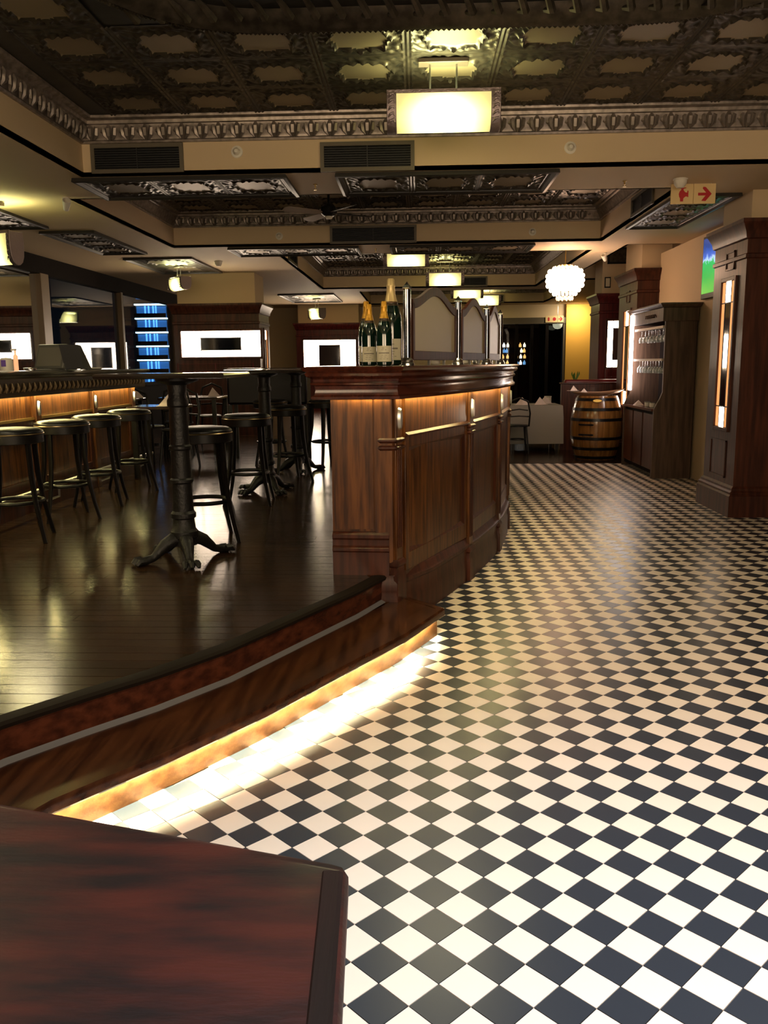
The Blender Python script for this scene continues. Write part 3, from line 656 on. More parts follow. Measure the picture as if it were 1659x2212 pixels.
for i in range(3):
    A=Vector(TP[i]);B=Vector(TP[i+1]); u=(B-A).normalized(); n=Vector((u.y,-u.x)); L=(B-A).length
    lab=['largest wooden arch with beige board, beside the nearest chrome post','middle wooden arch with beige board on the bar','smallest wooden arch with beige board at the far end of the bar'][i]
    t=thing('arched_screen',lab,'screen',(A.x,A.y,1.45)); T=frame((A.x,A.y,1.45),u,n); w=.032
    def top(x): s=(x-.08)/(L-.16); return .33+.10*(.5-.5*math.cos(2*PI*s))
    N=24; x0,x1=.08,L-.08
    up=[(x0+(x1-x0)*k/N) for k in range(N+1)]
    g=G(T); vs=[];
    for x in up:
        for yy in (-.012,.012): vs+= [(x,yy,top(x)),(x,yy,top(x)+.055)]
    fs=[]
    for k in range(N): a=4*k; fs+=[(a,a+4,a+5,a+1),(a+2,a+3,a+7,a+6),(a+1,a+5,a+7,a+3),(a,a+2,a+6,a+4)]
    fs+=[(0,1,3,2),(4*N,4*N+2,4*N+3,4*N+1)]
    g.add(vs,fs); g.build('arched_rail',WOOD,t,bev=.003)
    G(T).box(x0,-.012,.045,x0+w,.012,.36).build('stile',WOOD,t); G(T).box(x1-w,-.012,.045,x1,.012,.36).build('stile',WOOD,t); G(T).box(x0,-.012,.03,x1,.012,.085).build('bottom_rail',WOOD,t,bev=.003)
    G(T).add([(x,-.003,top(x)+.01) for x in up]+[(x1,-.003,.06),(x0,-.003,.06)]+[(x,.003,top(x)+.01) for x in up]+[(x1,.003,.06),(x0,.003,.06)],[tuple(range(N+3)),tuple(range(N+3,2*N+6))[::-1]]).build('board',MIRBEIGE,t)
    for x in (L*.38,L*.68): G(T).box(x-.008,-.008,0,x+.008,.008,.035).build('foot',STEEL,t)
# champagne bottles
def bottle(name,label,x,y,s,rz=0,pale=False):
    t=thing(name,label,'bottle',(x,y,1.4505),rz)
    G().lathe([(.0,.006),(.030,.0),(.043,.004),(.045,.02),(.045,.17),(.042,.20),(.033,.235),(.022,.262),(.0155,.29)],28).build('body',CHAMP,t,world=False,smooth=60)
    G().lathe([(.0245,.256),(.0265,.258),(.0235,.268),(.0185,.29),(.0165,.315),(.0175,.318),(.0175,.324),(.0155,.328),(.0155,.345),(.012,.350),(0,.350)],24).build('foil_capsule',mat('pale foil',(.74,.55,.25),.35,metal=.3) if pale else FOIL,t,world=False,smooth=50)
    G().lathe([(.0275,.249),(.0278,.253),(.0262,.2575)],24).lathe([(.0300,.240),(.0303,.243),(.0290,.246)],24).build('foil_band',FOILD,t,world=False)
    g=G(); n=14; vs=[]
    for k in range(n+1):
        a=-PI/2+R(62)*(k/n*2-1); vs+=[(.0456*math.cos(a),.0456*math.sin(a),.022),(.0456*math.cos(a),.0456*math.sin(a),.108)]
    g.add(vs,[(2*k,2*k+2,2*k+3,2*k+1) for k in range(n)]); lb=g.build('label',LABEL,t,world=False)
    q=G()
    for z,wd,hh in ((.094,14,.003),(.085,18,.0025),(.066,40,.006),(.056,22,.002),(.046,26,.002),(.036,30,.002)):
        for kk in range(int(wd/3)):
            if kk%4==3 and wd<35: continue
            a0=-PI/2+R(-wd+kk*6); a1=a0+R(4.2); q.add([(.0459*math.cos(a0),.0459*math.sin(a0),z),(.0459*math.cos(a1),.0459*math.sin(a1),z),(.0459*math.cos(a1),.0459*math.sin(a1),z+hh),(.0459*math.cos(a0),.0459*math.sin(a0),z+hh)],[(0,1,2,3)])
    q.build('label_print',INK,lb,world=False)
    t.scale=(s,s,s); return t
bottle('champagne_bottle','tallest champagne bottle with pale foil top, behind the orange-topped ones',-.150,4.90,1.37,pale=True)
bottle('champagne_bottle','dark champagne bottle with orange foil in front of the tallest bottle',-.182,4.70,.98)
bottle('champagne_bottle','champagne bottle with orange foil at the left, in front of another',-.272,4.86,.97)
bottle('champagne_bottle','champagne bottle with orange foil hidden behind the left one',-.298,5.04,1.05)
# small things on the counter between the posts
def jar(x,y,z,label,h=.05,r=.03,m=WPLAST,name='sauce_dish'):
    t=thing(name,label,'dish',(x,y,z)); G().lathe([(r*.7,0),(r,.01),(r,h*.9),(r*.9,h),(r*.85,h*.95),(r*.85,.02),(0,.015)],16).build('bowl',m,t,world=False); G().lathe([(r*1.04,h*.86),(r*1.1,h*.93),(r*1.04,h)],16).build('rim',STEEL,t,world=False)
jar(.12,5.75,1.4505,'small pale dish at the foot of the largest wooden arch'); jar(.36,6.6,1.4505,'small pale dish at the foot of the middle wooden arch'); jar(.47,6.95,1.4505,'small steel dish beside the third chrome post',m=STEEL)
# ------------------------------------------------------------------ stools
def stool():
    t=thing('bar_stool','round black bar stool standing behind the nearest pedestal table','stool',(-1.44,5.60,.3),R(20),None)
    h=.765
    G().lathe([(0,h),(.10,h-.001),(.165,h-.008),(.188,h-.022),(.192,h-.034),(.185,h-.042),(0,h-.044)],32).build('seat',LEATHER,t,world=False,smooth=60)
    G().lathe([(.178,h-.105),(.190,h-.10),(.190,h-.044),(.184,h-.042),(.165,h-.044),(.165,h-.10)],32).build('seat_ring',BLACKW,t,world=False)
    G().lathe([(.193,h-.046),(.196,h-.042),(.193,h-.037)],32).build('seat_piping',mat('brass piping',(.30,.22,.12),.3,metal=.9),t,world=False)
    for k in range(4):
        a=PI/4+PI/2*k; pts=[]
        for r,z in ((.158,h-.06),(.160,h-.15),(.168,.45),(.190,.28),(.225,.12),(.258,0)): pts.append((r*math.cos(a),r*math.sin(a),z))
        G().tube(pts,[.019,.019,.018,.016,.014,.013],8,sq=1.75).build('leg',BLACKW,t,world=False,smooth=60)
    G().tube([(.158*math.cos(2*PI*k/28),.158*math.sin(2*PI*k/28),.265) for k in range(28)],.014,8,closed=True).build('foot_ring',BLACKW,t,world=False)
    t.scale=(1.05,1.05,1); return t
st=stool()
for x,y,rz,l in [(-1.44,7.10,5,'round black bar stool between the first and second pedestal tables'),(-1.32,8.50,30,'round black bar stool beside the second pedestal table, tucked near the bar end'),(-1.74,10.02,10,'farthest of the dark bar stools, behind the second pedestal table'),(-1.08,9.98,40,'black bar stool against the bright floor reflection, just left of the bar counter'),
  (-2.73,5.60,15,'bar stool at the carved bar, cut by the left photo edge'),(-2.73,6.42,35,'bar stool second from the left edge at the carved bar'),(-2.73,7.12,12,'bar stool third from the left edge at the carved bar'),(-2.73,7.95,28,'bar stool at the far end of the carved bar'),(-2.73,4.6,10,'bar stool at the carved bar, outside the picture on the left')]:
    dup(st,(x,y,.3),R(rz),l,'bar stools at the carved bar' if x<-2.5 else 'bar stools around the tall tables')
st['group']='bar stools around the tall tables'
# tall pedestal tables
def talltable():
    t=thing('pedestal_table','tall black cast iron pedestal table, nearest, with a fluted post','table',(-1.42,5.0,.3),0,'tall pedestal tables')
    h=1.12
    G().loft(rect(-.36,-.36,.36,.36),[(-.02,h-.03),(0,h-.026),(.004,h-.012),(0,h-.002),(-.01,h)]).build('tabletop',mat('glossy black top',(.016,.010,.008),.13,coat=.6),t,world=False)
    G().lathe([(0.1250,h-.032),(0.1250,h-.045),(0.0562,h-.07),(0.0525,h-.14),(0.0625,h-.16),(0.0625,h-.19),(0.0525,h-.2),(0.0575,.70),(0.0650,.69),(0.0650,.675),(0.0550,.665),(0.0600,.50),(0.0700,.49),(0.0700,.475),(0.0575,.465),(0.0625,.30),(0.0750,.285),(0.0750,.26),(0.0625,.25),(0.0700,.19),(0.0825,.175),(0.0825,.14),(0.0700,.13),(0.0750,.09),(0,.08)],24).build('post',IRON,t,world=False)
    for k in range(4):
        a=R((45,135,220,292)[k]); c,s=math.cos(a),math.sin(a)
        pts=[(.02,.125),(.08,.125),(.13,.10),(.17,.065),(.205,.035),(.25,.025),(.30,.022)]
        g=G().tube([(r*c,r*s,z) for r,z in pts],[.045,.044,.038,.030,.024,.026,.022],10)
        for i,r in enumerate((.06,.09,.12,.15,.18)): g.lathe([(0,-.01),(.010,0),(0,.012)],6,(r*c,r*s,.165-i*.022-(.01 if i>1 else 0)))
        l=g.build('leg',IRON,t,world=False,smooth=60)
        q=G()
        for j in (-1,0,1):
            b=a+j*.12; q.tube([(.27*math.cos(b),.27*math.sin(b),.030),(.305*math.cos(b),.305*math.sin(b),.030),(.325*math.cos(b),.325*math.sin(b),.012)],[.020,.018,.010],7)
        q.build('claw',IRON,l,world=False)
    return t
tt=talltable()
dup(tt,(-1.40,7.76,.3),R(12),'second tall pedestal table, behind the nearest one')
dup(tt,(-1.33,9.30,.3),R(-8),'third and farthest tall pedestal table, close to the bar counter')
# low round stool at left edge
t=thing('round_pouf','low round stool with pale shiny top on the platform, cut by the left photo edge','stool',(-1.93,3.05,.3))
G().lathe([(0,.30),(.20,.298),(.245,.285),(.255,.27),(.25,.26)],36).build('seat',mat('pale vinyl',(.46,.46,.34),.25),t,world=False,smooth=60)
G().lathe([(.252,.262),(.262,.258),(.262,.248),(.25,.244)],36).build('rim',CHROME,t,world=False)
G().lathe([(.20,.0),(.24,.02),(.255,.12),(.25,.246),(0,.25)],36).build('base',mat('black vinyl',(.015,.018,.02),.35),t,world=False,smooth=60)
# ------------------------------------------------------------------ carved bar on the left
lb=thing('carved_bar','long carved bar counter with lit wooden front on the left side','bar counter',(-3.5,7,.3))
BX=-3.16; Y0,Y1=3.2,9.42
G().box(-3.62,Y0,.3,BX,Y1,1.24).build('carcass',WOODB,lb)
out=[(-3.66,Y0),(-3.07,Y0),(-3.07,Y1),(-3.66,Y1)]
G().loft(out,[(-.04,1.262),(.012,1.262),(.016,1.236),(.026,1.238),(.03,1.26),(.03,1.375),(.045,1.385),(.05,1.398),(.075,1.408),(.08,1.422),(.06,1.432),(.03,1.434)]).build('countertop',mat('dark counter',(.03,.02,.013),.25,coat=.5),lb)
lf=G().tube([(0,-.03,-.038),(.010,-.016,-.02),(.014,0,.0),(.006,0,.03)],[.004,.007,.008,.003],5).tube([(0,.03,-.038),(.010,.016,-.02),(.014,0,.0),(.006,0,.03)],[.004,.007,.008,.003],5).tube([(.004,0,-.04),(.012,0,-.01),(.008,0,.026)],[.006,.012,.004],6).mesh('carved_leaf',mat('carved gilt wood',(.17,.11,.05),.35,metal=.3))
for k in range(int((Y1-Y0)/.095)):
    o=link('carved_leaf',lf,lb,world=True); o.location=(-3.038,Y0+.05+k*.095,1.315)
LY=[4.1,5.5,6.9,8.15,9.28]
for yv in LY:
    T=frame((BX,yv,0),(0,1),(1,0)); p=G(T).box(-.05,0,.3,.05,.04,1.236).build('pilaster',WOODB,lb,bev=.004)
    G(T).loft([(-.052,0),(.052,0),(.052,.042),(-.052,.042)],[(0,.99),(.012,.998),(.012,1.006),(0,1.015)]).build('capital',STEEL,p)
    ov=[(.019*math.cos(2*PI*k/20),.062*math.sin(2*PI*k/20)) for k in range(20)]
    G(T@Matrix.Translation((0,.04,1.13))).add([(a,0,b) for a,b in ov]+[(a*.8,.018,b*.86) for a,b in ov],[tuple(range(20,40))]+[(i,(i+1)%20,(i+1)%20+20,i+20) for i in range(20)]).build('oval_light',STEEL,p)
for a,b in zip([Y0]+LY,LY):
    if b-a<.3: continue
    T=frame((BX,a,0),(0,1),(1,0)); L=b-a
    G(T).box(.06,.0,1.04,L-.06,.03,1.06).build('panel_cap',BRASS,lb)
    G(T).box(.06,.0,.5,.12,.018,1.04).box(L-.12,0,.5,L-.06,.018,1.04).box(.12,0,.5,L-.12,.018,.56).box(.12,0,.98,L-.12,.018,1.04).build('panel_frame',WOOD,lb,bev=.003)
G().box(BX,Y0,.3,BX+.03,Y1,.44).build('kick_board',WOOD,lb)
G().tube([(BX+.16,Y0,.50),(BX+.16,Y1,.50)],.019,10).build('foot_rail',STEEL,lb)
for yv in LY: G().tube([(BX+.16,yv,.5),(BX+.16,yv,.40),(BX+.05,yv,.36)],.010,7).build('rail_bracket',STEEL,lb)
G().box(BX+.05,Y0,1.252,BX+.062,Y1-.03,1.261).build('under_lip_strip',LEDC,lb)
# things on the carved bar
zt=1.4345
t=thing('pos_monitor','grey slanted cash register screen standing on the carved bar','monitor',(-3.20,7.35,zt),R(-18))
G().prism([(-.10,-.09),(.10,-.09),(.10,.09),(-.10,.09)],0,.012).build('base',mat('grey plastic',(.13,.13,.11),.5),t,world=False,bev=.004)
T=Matrix.Rotation(R(-20),4,'X')
G(T).box(-.155,-.02,.012,.155,.02,.235).build('back_shell',mat('grey plastic',(.13,.13,.11),.5),t,world=False,bev=.01)
G(T).box(-.13,-.026,.03,.13,-.0205,.20).build('back_plate',mat('grey plate',(.20,.19,.15),.5),t,world=False)
G().add([(.15,.02,.01),(.32,.06,.01),(.155,-.04,.215),(.15,.02,.22),(.27,.06,.215),(.32,.16,.01),(.15,.16,.01),(.22,.16,.21)],[(0,1,4,2),(1,5,7,4),(0,2,3),(2,4,7,3),(0,3,7,6),(5,6,7),(0,6,5,1)]).build('printer_side',BLKP,t,world=False)
t=thing('tall_glass','tall faceted glass on the carved bar, right of the cash register screen','glass',(-3.17,8.05,zt))
G().lathe([(.034,0),(.038,.006),(.026,.02),(.026,.04),(.030,.15),(.040,.225),(.037,.225),(.026,.15),(.022,.04),(0,.035)],8).build('glass_body',GLASS,t,world=False,smooth=0)
G().lathe([(0,.04),(.020,.042),(.024,.14),(0,.14)],8).build('tea_light',emis('candle fill',(1,.85,.6),.7),t,world=False)
t=thing('soap_bottle','white dispenser bottle with purple label on the carved bar, at the left photo edge','bottle',(-3.22,6.62,zt),R(15))
G().lathe([(.05,0),(.052,.005),(.048,.085),(.040,.10),(0,.105)],20).build('body',WPLAST,t,world=False); G().box(-.03,-.0515,.035,.005,-.049,.085).build('label',mat('purple label',(.10,.03,.30),.5),t,world=False)
t=thing('paper_box','tall cream carton behind the white dispenser at the left photo edge','carton',(-3.34,6.45,zt),R(8))
G().box(-.055,-.04,0,.055,.04,.155).build('box_body',mat('cream carton',(.55,.45,.33),.7),t,world=False,bev=.003); G().box(-.05,-.04,.155,.05,.04,.185).build('lid',mat('purple carton lid',(.08,.05,.25),.6),t,world=False)
t=thing('pump_bottle','small bottle with orange pump between the carton and the screen','bottle',(-3.22,6.78,zt)); G().lathe([(.018,0),(.018,.12),(.008,.13),(.008,.16),(0,.16)],14).build('body',emis('lit pump bottle',(1,.5,.25),.5),t,world=False); G().box(-.03,-.006,.16,.012,.006,.175).build('pump',WPLAST,t,world=False)
jar(-3.2,6.98,zt,'small glass ashtray left of the cash register screen',.025,.05,GLASS,'ashtray')
jar(-3.2,8.35,zt,'flat pale plate right of the tall faceted glass',.012,.10,WPLAST,'plate')
# ------------------------------------------------------------------ leaded light windows, columns
def leaded(T,w,h,parent,colw,rowh,mats=None,mir=True):
    """frame with 3x3 panes; colw,rowh give the side strip sizes"""
    fr=G(T).box(-w/2-.035,-.006,-.035,-w/2,.02,h+.035).box(w/2,-.006,-.035,w/2+.035,.02,h+.035).box(-w/2,-.006,-.035,w/2,.02,0).box(-w/2,-.006,h,w/2,.02,h+.035).build('window_frame',WOOD,parent,bev=.003)
    xs=[-w/2,-w/2+colw,w/2-colw,w/2]; zs=[0,rowh,h-rowh,h]
    for i in range(3):
        for j in range(3):
            c=(i==1 and j==1); m=(MIRROR if c else (mats[j][i] if mats else LITW))
            G(T).box(xs[i]+.005,-.004,zs[j]+.005,xs[i+1]-.005,.003,zs[j+1]-.005).build('pane',m,fr)
    g=G(T)
    for x in xs[1:3]: g.box(x-.005,-.004,0,x+.005,.007,h)
    for z in zs[1:3]: g.box(-w/2,-.004,z-.005,w/2,.007,z+.005)
    g.build('lead_bars',BLKP,fr)
def column(x0,y0,x1,y1,zt,label,m,m2=None):
    t=thing('pillar',label,'pillar',((x0+x1)/2,(y0+y1)/2,0)); P=rect(x0,y0,x1,y1)
    G().loft(P,[(0,.28),(0,zt-.32)]).build('shaft',m,t,smooth=0)
    G().loft(P,[(.05,0),(.05,.20),(.035,.215),(.04,.235),(.02,.25),(.02,.27),(.0,.29)]).build('plinth',m,t,smooth=30)
    G().loft(P,[(.0,zt-.34),(.015,zt-.33),(.015,zt-.30),(0,zt-.29),(.0,zt-.17),(.02,zt-.16),(.03,zt-.11),(.06,zt-.05),(.075,zt-.03),(.075,zt),(-.05,zt)]).build('cornice',m2 or m,t,smooth=30)
    return t
def cream(x0,y0,x1,y1,z0,z1=HS): struct(G().box(x0,y0,z0,x1,y1,z1).build('pillar_plaster',CREAM))
def sqpanel(T,w,h,par,m):
    p=G(T).box(-w/2,-.002,0,-w/2+.015,.012,h).box(w/2-.015,-.002,0,w/2,.012,h).box(-w/2,-.002,0,w/2,.012,.015).box(-w/2,-.002,h-.015,w/2,.012,h).build('raised_frame',m,par)
    G(T).box(-w/2+.015,0,.015,w/2-.015,.003,h-.015).build('inset',DARKP if w<.2 else m,p)
SM=[[LITO,LITW,LITO],[LITO,None,LITO],[LITO,LITW,LITO]]
# A : big right pillar
A=column(2.96,8.02,3.42,8.86,2.70,'large dark wooden pillar with a tall narrow lit window at the right',WOOD)
leaded(TF(2.96,8.42,.82,(0,-1),(-1,0)),.34,1.38,A,.095,.20,SM)
sqpanel(TF(2.96,8.42,2.30,(0,-1),(-1,0)),.22,.17,A,WOOD); sqpanel(TF(2.96,8.46,.34,(0,-1),(-1,0)),.42,.36,A,WOOD)
cream(3.0,8.08,3.42,8.8,2.70)
t=thing('wall_panelling','dark wood panelling at the right edge of the photo, beside the large pillar','panelling',(4,8.1,0))
G().box(3.46,8.14,0,4.54,8.2,2.70).build('board',WOOD,t); 
for z0,z1 in ((.35,1.1),(1.2,2.5)): G().box(3.56,8.12,z0,3.60,8.14,z1).box(4.3,8.12,z0,4.34,8.14,z1).box(3.6,8.12,z0,4.3,8.14,z0+.04).box(3.6,8.12,z1-.04,4.3,8.14,z1).build('panel_frame',WOOD,t); G().box(3.60,8.135,z0+.04,4.3,8.14,z1-.04).build('panel',GREYW if z0>1 else WOOD,t)
cream(3.46,8.16,4.54,8.3,2.70)
# B
Bc=column(3.14,12.6,3.44,13.7,2.76,'dark wooden pillar with a glowing cornice behind the glass rack',WOOD)
leaded(TF(3.14,13.12,.80,(0,-1),(-1,0)),.40,1.40,Bc,.11,.22,SM); sqpanel(TF(3.14,13.12,2.32,(0,-1),(-1,0)),.2,.17,Bc,WOOD); sqpanel(TF(3.29,12.6,1.9,(1,0),(0,-1)),.22,.34,Bc,WOOD)
G().box(3.44,12.6,0,3.9,13.7,2.76).build('side_shaft',WOOD,Bc); cream(3.2,12.66,3.62,13.6,2.76,3.75)
# C : left pillar with wide lit window
Cc=column(-4.05,14.25,-2.62,15.2,2.47,'wide dark pillar with a broad white lit window, left of the red wall',WOOD)
leaded(TF(-3.27,14.25,1.60,(1,0),(0,-1)),1.33,.43,Cc,.33,.115)
leaded(TF(-2.62,14.8,1.05,(0,1),(1,0)),.30,1.0,Cc,.09,.16,SM)
G().box(-4.0,14.16,1.34,-2.7,14.245,1.38).tube([(-3.98,14.13,1.40),(-3.98,14.13,1.5)],.008,6).tube([(-3.35,14.13,1.40),(-3.35,14.13,1.5)],.008,6).tube([(-2.72,14.13,1.40),(-2.72,14.13,1.5)],.012,6).tube([(-3.98,14.13,1.49),(-2.72,14.13,1.49)],.003,6).build('rail_shelf',REDW,Cc)
cream(-3.98,14.3,-2.68,15.1,2.47)
# D : far red panelled wall section
Dc=column(-3.1,22.0,-1.45,22.6,2.5,'far red mahogany panelled pillar with a lit window, above the bar stools',REDW)
leaded(TF(-2.25,22.0,1.30,(1,0),(0,-1)),1.34,.78,Dc,.40,.13)
sqpanel(TF(-2.25,22.0,2.16,(1,0),(0,-1)),1.3,.16,Dc,REDW); cream(-3.05,22.05,-1.5,22.6,2.5)
# E : red panelled pillar behind the booth
Ec=column(3.16,15.25,4.2,16.0,2.62,'red mahogany pillar with a white lit window behind the barrel',REDW)
leaded(TF(3.46,15.25,1.36,(1,0),(0,-1)),.30,.80,Ec,.10,.13); sqpanel(TF(3.6,15.25,.9,(1,0),(0,-1)),.4,.3,Ec,REDW)
cream(3.2,15.3,4.2,15.9,2.62,3.6)
t=thing('tin_frieze','framed tin relief panel high on the plaster of the red pillar','panel',(3.5,15.28,3.2)); G().box(3.28,15.27,3.12,3.9,15.299,3.15).box(3.28,15.27,3.36,3.9,15.299,3.39).box(3.28,15.27,3.12,3.31,15.299,3.39).build('frame',BLACKW,t); G().box(3.31,15.285,3.15,3.9,15.299,3.36).build('relief',TIN,t)
t=thing('wall_clock','small dark framed picture on the pale pillar edge beside the chandelier','picture',(3.3,15.28,2.85)); G().box(3.24,15.27,2.72,3.34,15.299,2.9).build('frame',BLACKW,t); G().box(3.255,15.262,2.74,3.325,15.27,2.88).build('print',LABEL,t); t.name='framed_picture'
# ------------------------------------------------------------------ glass rack cabinet
t=thing('glass_cabinet','tall wooden dresser with hanging wine glasses and a glowing tube','cabinet',(3.2,11.5,0)); cab=t
side=[(2.93,.0),(2.93,.86),(2.96,.93),(3.00,1.0),(3.03,1.08),(3.03,1.98),(3.41,1.98),(3.41,0)]
def sidep(y0,y1,name):
    n=len(side); G().add([(x,y0,z) for x,z in side]+[(x,y1,z) for x,z in side],[tuple(range(n)),tuple(range(n,2*n))[::-1]]+[(i,(i+1)%n,(i+1)%n+n,i+n) for i in range(n)]).build(name,GREYW,t)
sidep(10.72,10.76,'side_panel'); sidep(12.26,12.30,'side_panel')
G().box(3.40,10.76,0,3.42,12.26,1.98).build('back_panel',DARKP,t)
G().box(2.96,10.76,.05,3.40,12.26,.84).build('lower_cupboard',DARKP,t); G().box(2.91,10.765,.84,3.40,12.26,.87).build('worktop',WOODY,t)
for yv in (10.80,11.3,11.8): G().box(2.94,yv,.10,2.96,yv+.44,.80).build('door',WOOD,t,bev=.004)
G().box(2.99,10.70,1.94,3.42,12.32,2.10).build('header',GREYW,t,bev=.004)
G().loft(rect(2.99,10.70,3.42,12.32),[(0,2.10),(.02,2.11),(.03,2.13),(.045,2.14),(.045,2.155),(0,2.16)]).build('cornice',GREYW,t)
g=G()
for k in range(7): y=11.0+k*.07; g.tube([(2.987,y,2.0),(2.978,y+.03,2.03),(2.98,y+.06,2.0)],[.006,.012,.006],6)
g.build('carving',GREYW,t)
for zz in (1.86,1.46):
    G().box(3.01,10.765,zz,3.04,12.13,zz+.03).build('rail',mat('pale rail',(.45,.36,.26),.5),t); G().box(3.04,10.78,zz+.01,3.38,12.2,zz+.02).build('rack_shelf',WOODY,t)
G().box(2.965,12.14,1.06,3.00,12.24,2.09).build('light_tube',LEDT,t,bev=.01)
wg=thing('wine_glass','wine glass hanging upside down','glass',(0,0,0)); 
G().lathe([(.032,0),(.030,-.003),(.004,-.006),(.004,-.07),(.012,-.08),(.030,-.10),(.034,-.13),(.028,-.165),(.026,-.165),(.032,-.13),(.028,-.102),(0,-.085)],12).build('glass_body',WGLASSM,wg,world=False,smooth=60)
n=0
for zz,r_ in ((1.86,'upper'),(1.46,'lower')):
    for row in (3.09,3.20):
        for k in range(10 if zz<1.8 else 8):
            o=wg if n==0 else dup(wg,(0,0,0)); n+=1
            o.location=(row,10.9+k*(.135 if zz<1.8 else .165)+random.uniform(-.02,.02),zz+.008); o['label']='wine glass hanging upside down from the %s rail of the tall dresser'%r_; o['group']='wine glasses on the %s rail'%r_
for yv,l in ((11.05,'white cup on the dresser worktop, nearest the side panel'),(11.3,'white cup on the dresser worktop, second from the side panel')):
    jar(3.0,yv,.871,l,.07,.035,WPLAST,'cup')
t=thing('napkin_stack','folded napkin lying on the dresser worktop below the glowing tube','napkin',(3.0,11.75,.871)); G().add([(-.06,-.06,0),(.06,-.06,0),(.06,.06,0),(-.06,.06,0),(0,0,.07)],[(0,1,2,3),(0,1,4),(1,2,4),(2,3,4),(3,0,4)]).build('fold',NAPK,t,world=False,smooth=0)
# TV
t=thing('television','wall mounted television showing green and blue sports picture','television',(3.36,10.1,2.2)); G().box(3.40,9.72,2.18,3.449,10.62,2.90).build('case',BLKP,t,bev=.006); G().box(3.395,9.75,2.24,3.40,10.59,2.87).build('screen_panel',TVM,t)
# hanging direction sign
t=thing('direction_sign','hanging sign with red hydrant symbol and red arrow near the right pillar','sign',(2.43,7.75,2.93))
G().box(2.18,7.74,2.79,2.37,7.755,2.955).build('plate',SIGN,t,bev=.003); G().box(2.373,7.74,2.79,2.56,7.755,2.955).build('plate',SIGN,t,bev=.003)
def flat(poly,T,m,par,name):
    n=len(poly); G(T).add([(x,0,z) for x,z in poly]+[(x,.002,z) for x,z in poly],[tuple(range(n)),tuple(range(n,2*n))[::-1]]+[(i,(i+1)%n,(i+1)%n+n,i+n) for i in range(n)]).build(name,m,par,smooth=0)
T=frame((2.275,7.739,2.868),(1,0),(0,-1)); s=.0125
hyd=[(-1.2,-4.6),(.8,-4.6),(.9,-2.6),(2.2,-1.4),(3.6,-1.4),(3.6,-1.8),(4.2,-1.8),(4.2,2.4),(3.4,2.4),(3.4,1.2),(2.0,1.4),(1.0,2.6),(.6,3.2),(1.2,3.9),(2.6,4.1),(2.6,4.5),(-2.6,4.5),(-2.6,4.1),(-1.0,3.9),(-.6,3.2),(-1.8,2.0),(-2.3,.4),(-2.0,-1.4),(-1.3,-2.6)]
flat([(x*s,z*s) for x,z in hyd],T,REDS,t,'hydrant_symbol')
T=frame((2.465,7.739,2.868),(1,0),(0,-1)); s=.0130
arr=[(-4.2,-.9),(.6,-.9),(-2.0,-4.2),(.8,-4.4),(4.6,.1),(.6,4.4),(-1.0,4.6),(-1.4,3.6),(1.0,.9),(-4.2,.9)]
flat([(x*s,z*s) for x,z in arr],T,REDS,t,'arrow_symbol')
for x in (2.22,2.52): G().tube([(x,7.747,2.95),(x,7.747,2.965)],.004,6).build('hanger',STEEL,t)
# ------------------------------------------------------------------ barrel
bx,by=2.72,13.1
t=thing('wine_barrel','upright oak wine barrel with black hoops in front of the booth','barrel',(bx,by,.004))
def br(z): u=(z-.475)/.475; return .385-.085*u*u
NS=22
for k in range(NS):
    a0=2*PI*k/NS+.004; a1=2*PI*(k+1)/NS-.004; vs=[];zz=[.0+.95*i/10 for i in range(11)]
    for z in zz:
        r=br(z)+(k%3)*.0008
        for a in (a0,(a0+a1)/2,a1): vs.append((r*math.cos(a),r*math.sin(a),z))
        vs.append(((r-.02)*math.cos(a1),(r-.02)*math.sin(a1),z)); vs.append(((r-.02)*math.cos(a0),(r-.02)*math.sin(a0),z))
    fs=[]
    for i in range(10):
        for j in range(5): fs.append((i*5+j,i*5+(j+1)%5,(i+1)*5+(j+1)%5,(i+1)*5+j))
    fs+=[tuple(range(5))[::-1],tuple(range(50,55))]
    G().add(vs,fs).build('stave',BARREL,t,world=False,smooth=25)
for z in (.03,.165,.32,.60,.755,.90):
    G().lathe([(br(z-.02)+.0005,z-.022),(br(z-.02)+.005,z-.022),(br(z+.02)+.005,z+.022),(br(z+.02)+.0005,z+.022)],44).build('hoop',HOOP,t,world=False)
G().lathe([(0,.925),(.30,.925),(.30,.935),(0,.935)],30).build('lid',BARREL,t,world=False)
ov=[(.07*math.cos(2*PI*k/20),.024*math.sin(2*PI*k/20)) for k in range(20)]
T=frame((-.06,-.322,.885),(1,-.18),(-.18,-1)); G(T).add([(a,0,b) for a,b in ov]+[(a*.9,.010,b*.85) for a,b in ov],[tuple(range(20,40))]+[(i,(i+1)%20,(i+1)%20+20,i+20) for i in range(20)]).build('brass_plate',BRASS,t,world=False)
for z in (.53,.38):
    T=frame((-.215,-.320,z),(.83,-.55),(-.55,-.83)); bl=[]
    for k in range(24): a=2*PI*k/24; bl.append((.12*math.cos(a),.018*math.sin(a)*(1.0+.45*math.cos(2*a))))
    G(T).add([(a,-.006,b) for a,b in bl]+[(a,.004,b) for a,b in bl],[tuple(range(24,48))]+[(i,(i+1)%24,(i+1)%24+24,i+24) for i in range(24)]).build('stencil_bar',HOOP,t,world=False)
trm=thing('serving_tray','shallow oval tray resting on top of the wine barrel','tray',(bx,by-.02,.962))
vs=[];fs=[]
for i,(rr,zz) in enumerate(((0,.0),(.5,.004),(.85,.018),(1,.04),(1.02,.045),(.98,.035),(.84,.012),(.5,-.003),(0,-.006))):
    for k in range(28): a=2*PI*k/28; vs.append((.40*rr*math.cos(a),.20*rr*math.sin(a),zz+.045*rr*rr*abs(math.cos(a))**2*(.2 if math.cos(a)<0 else 1)))
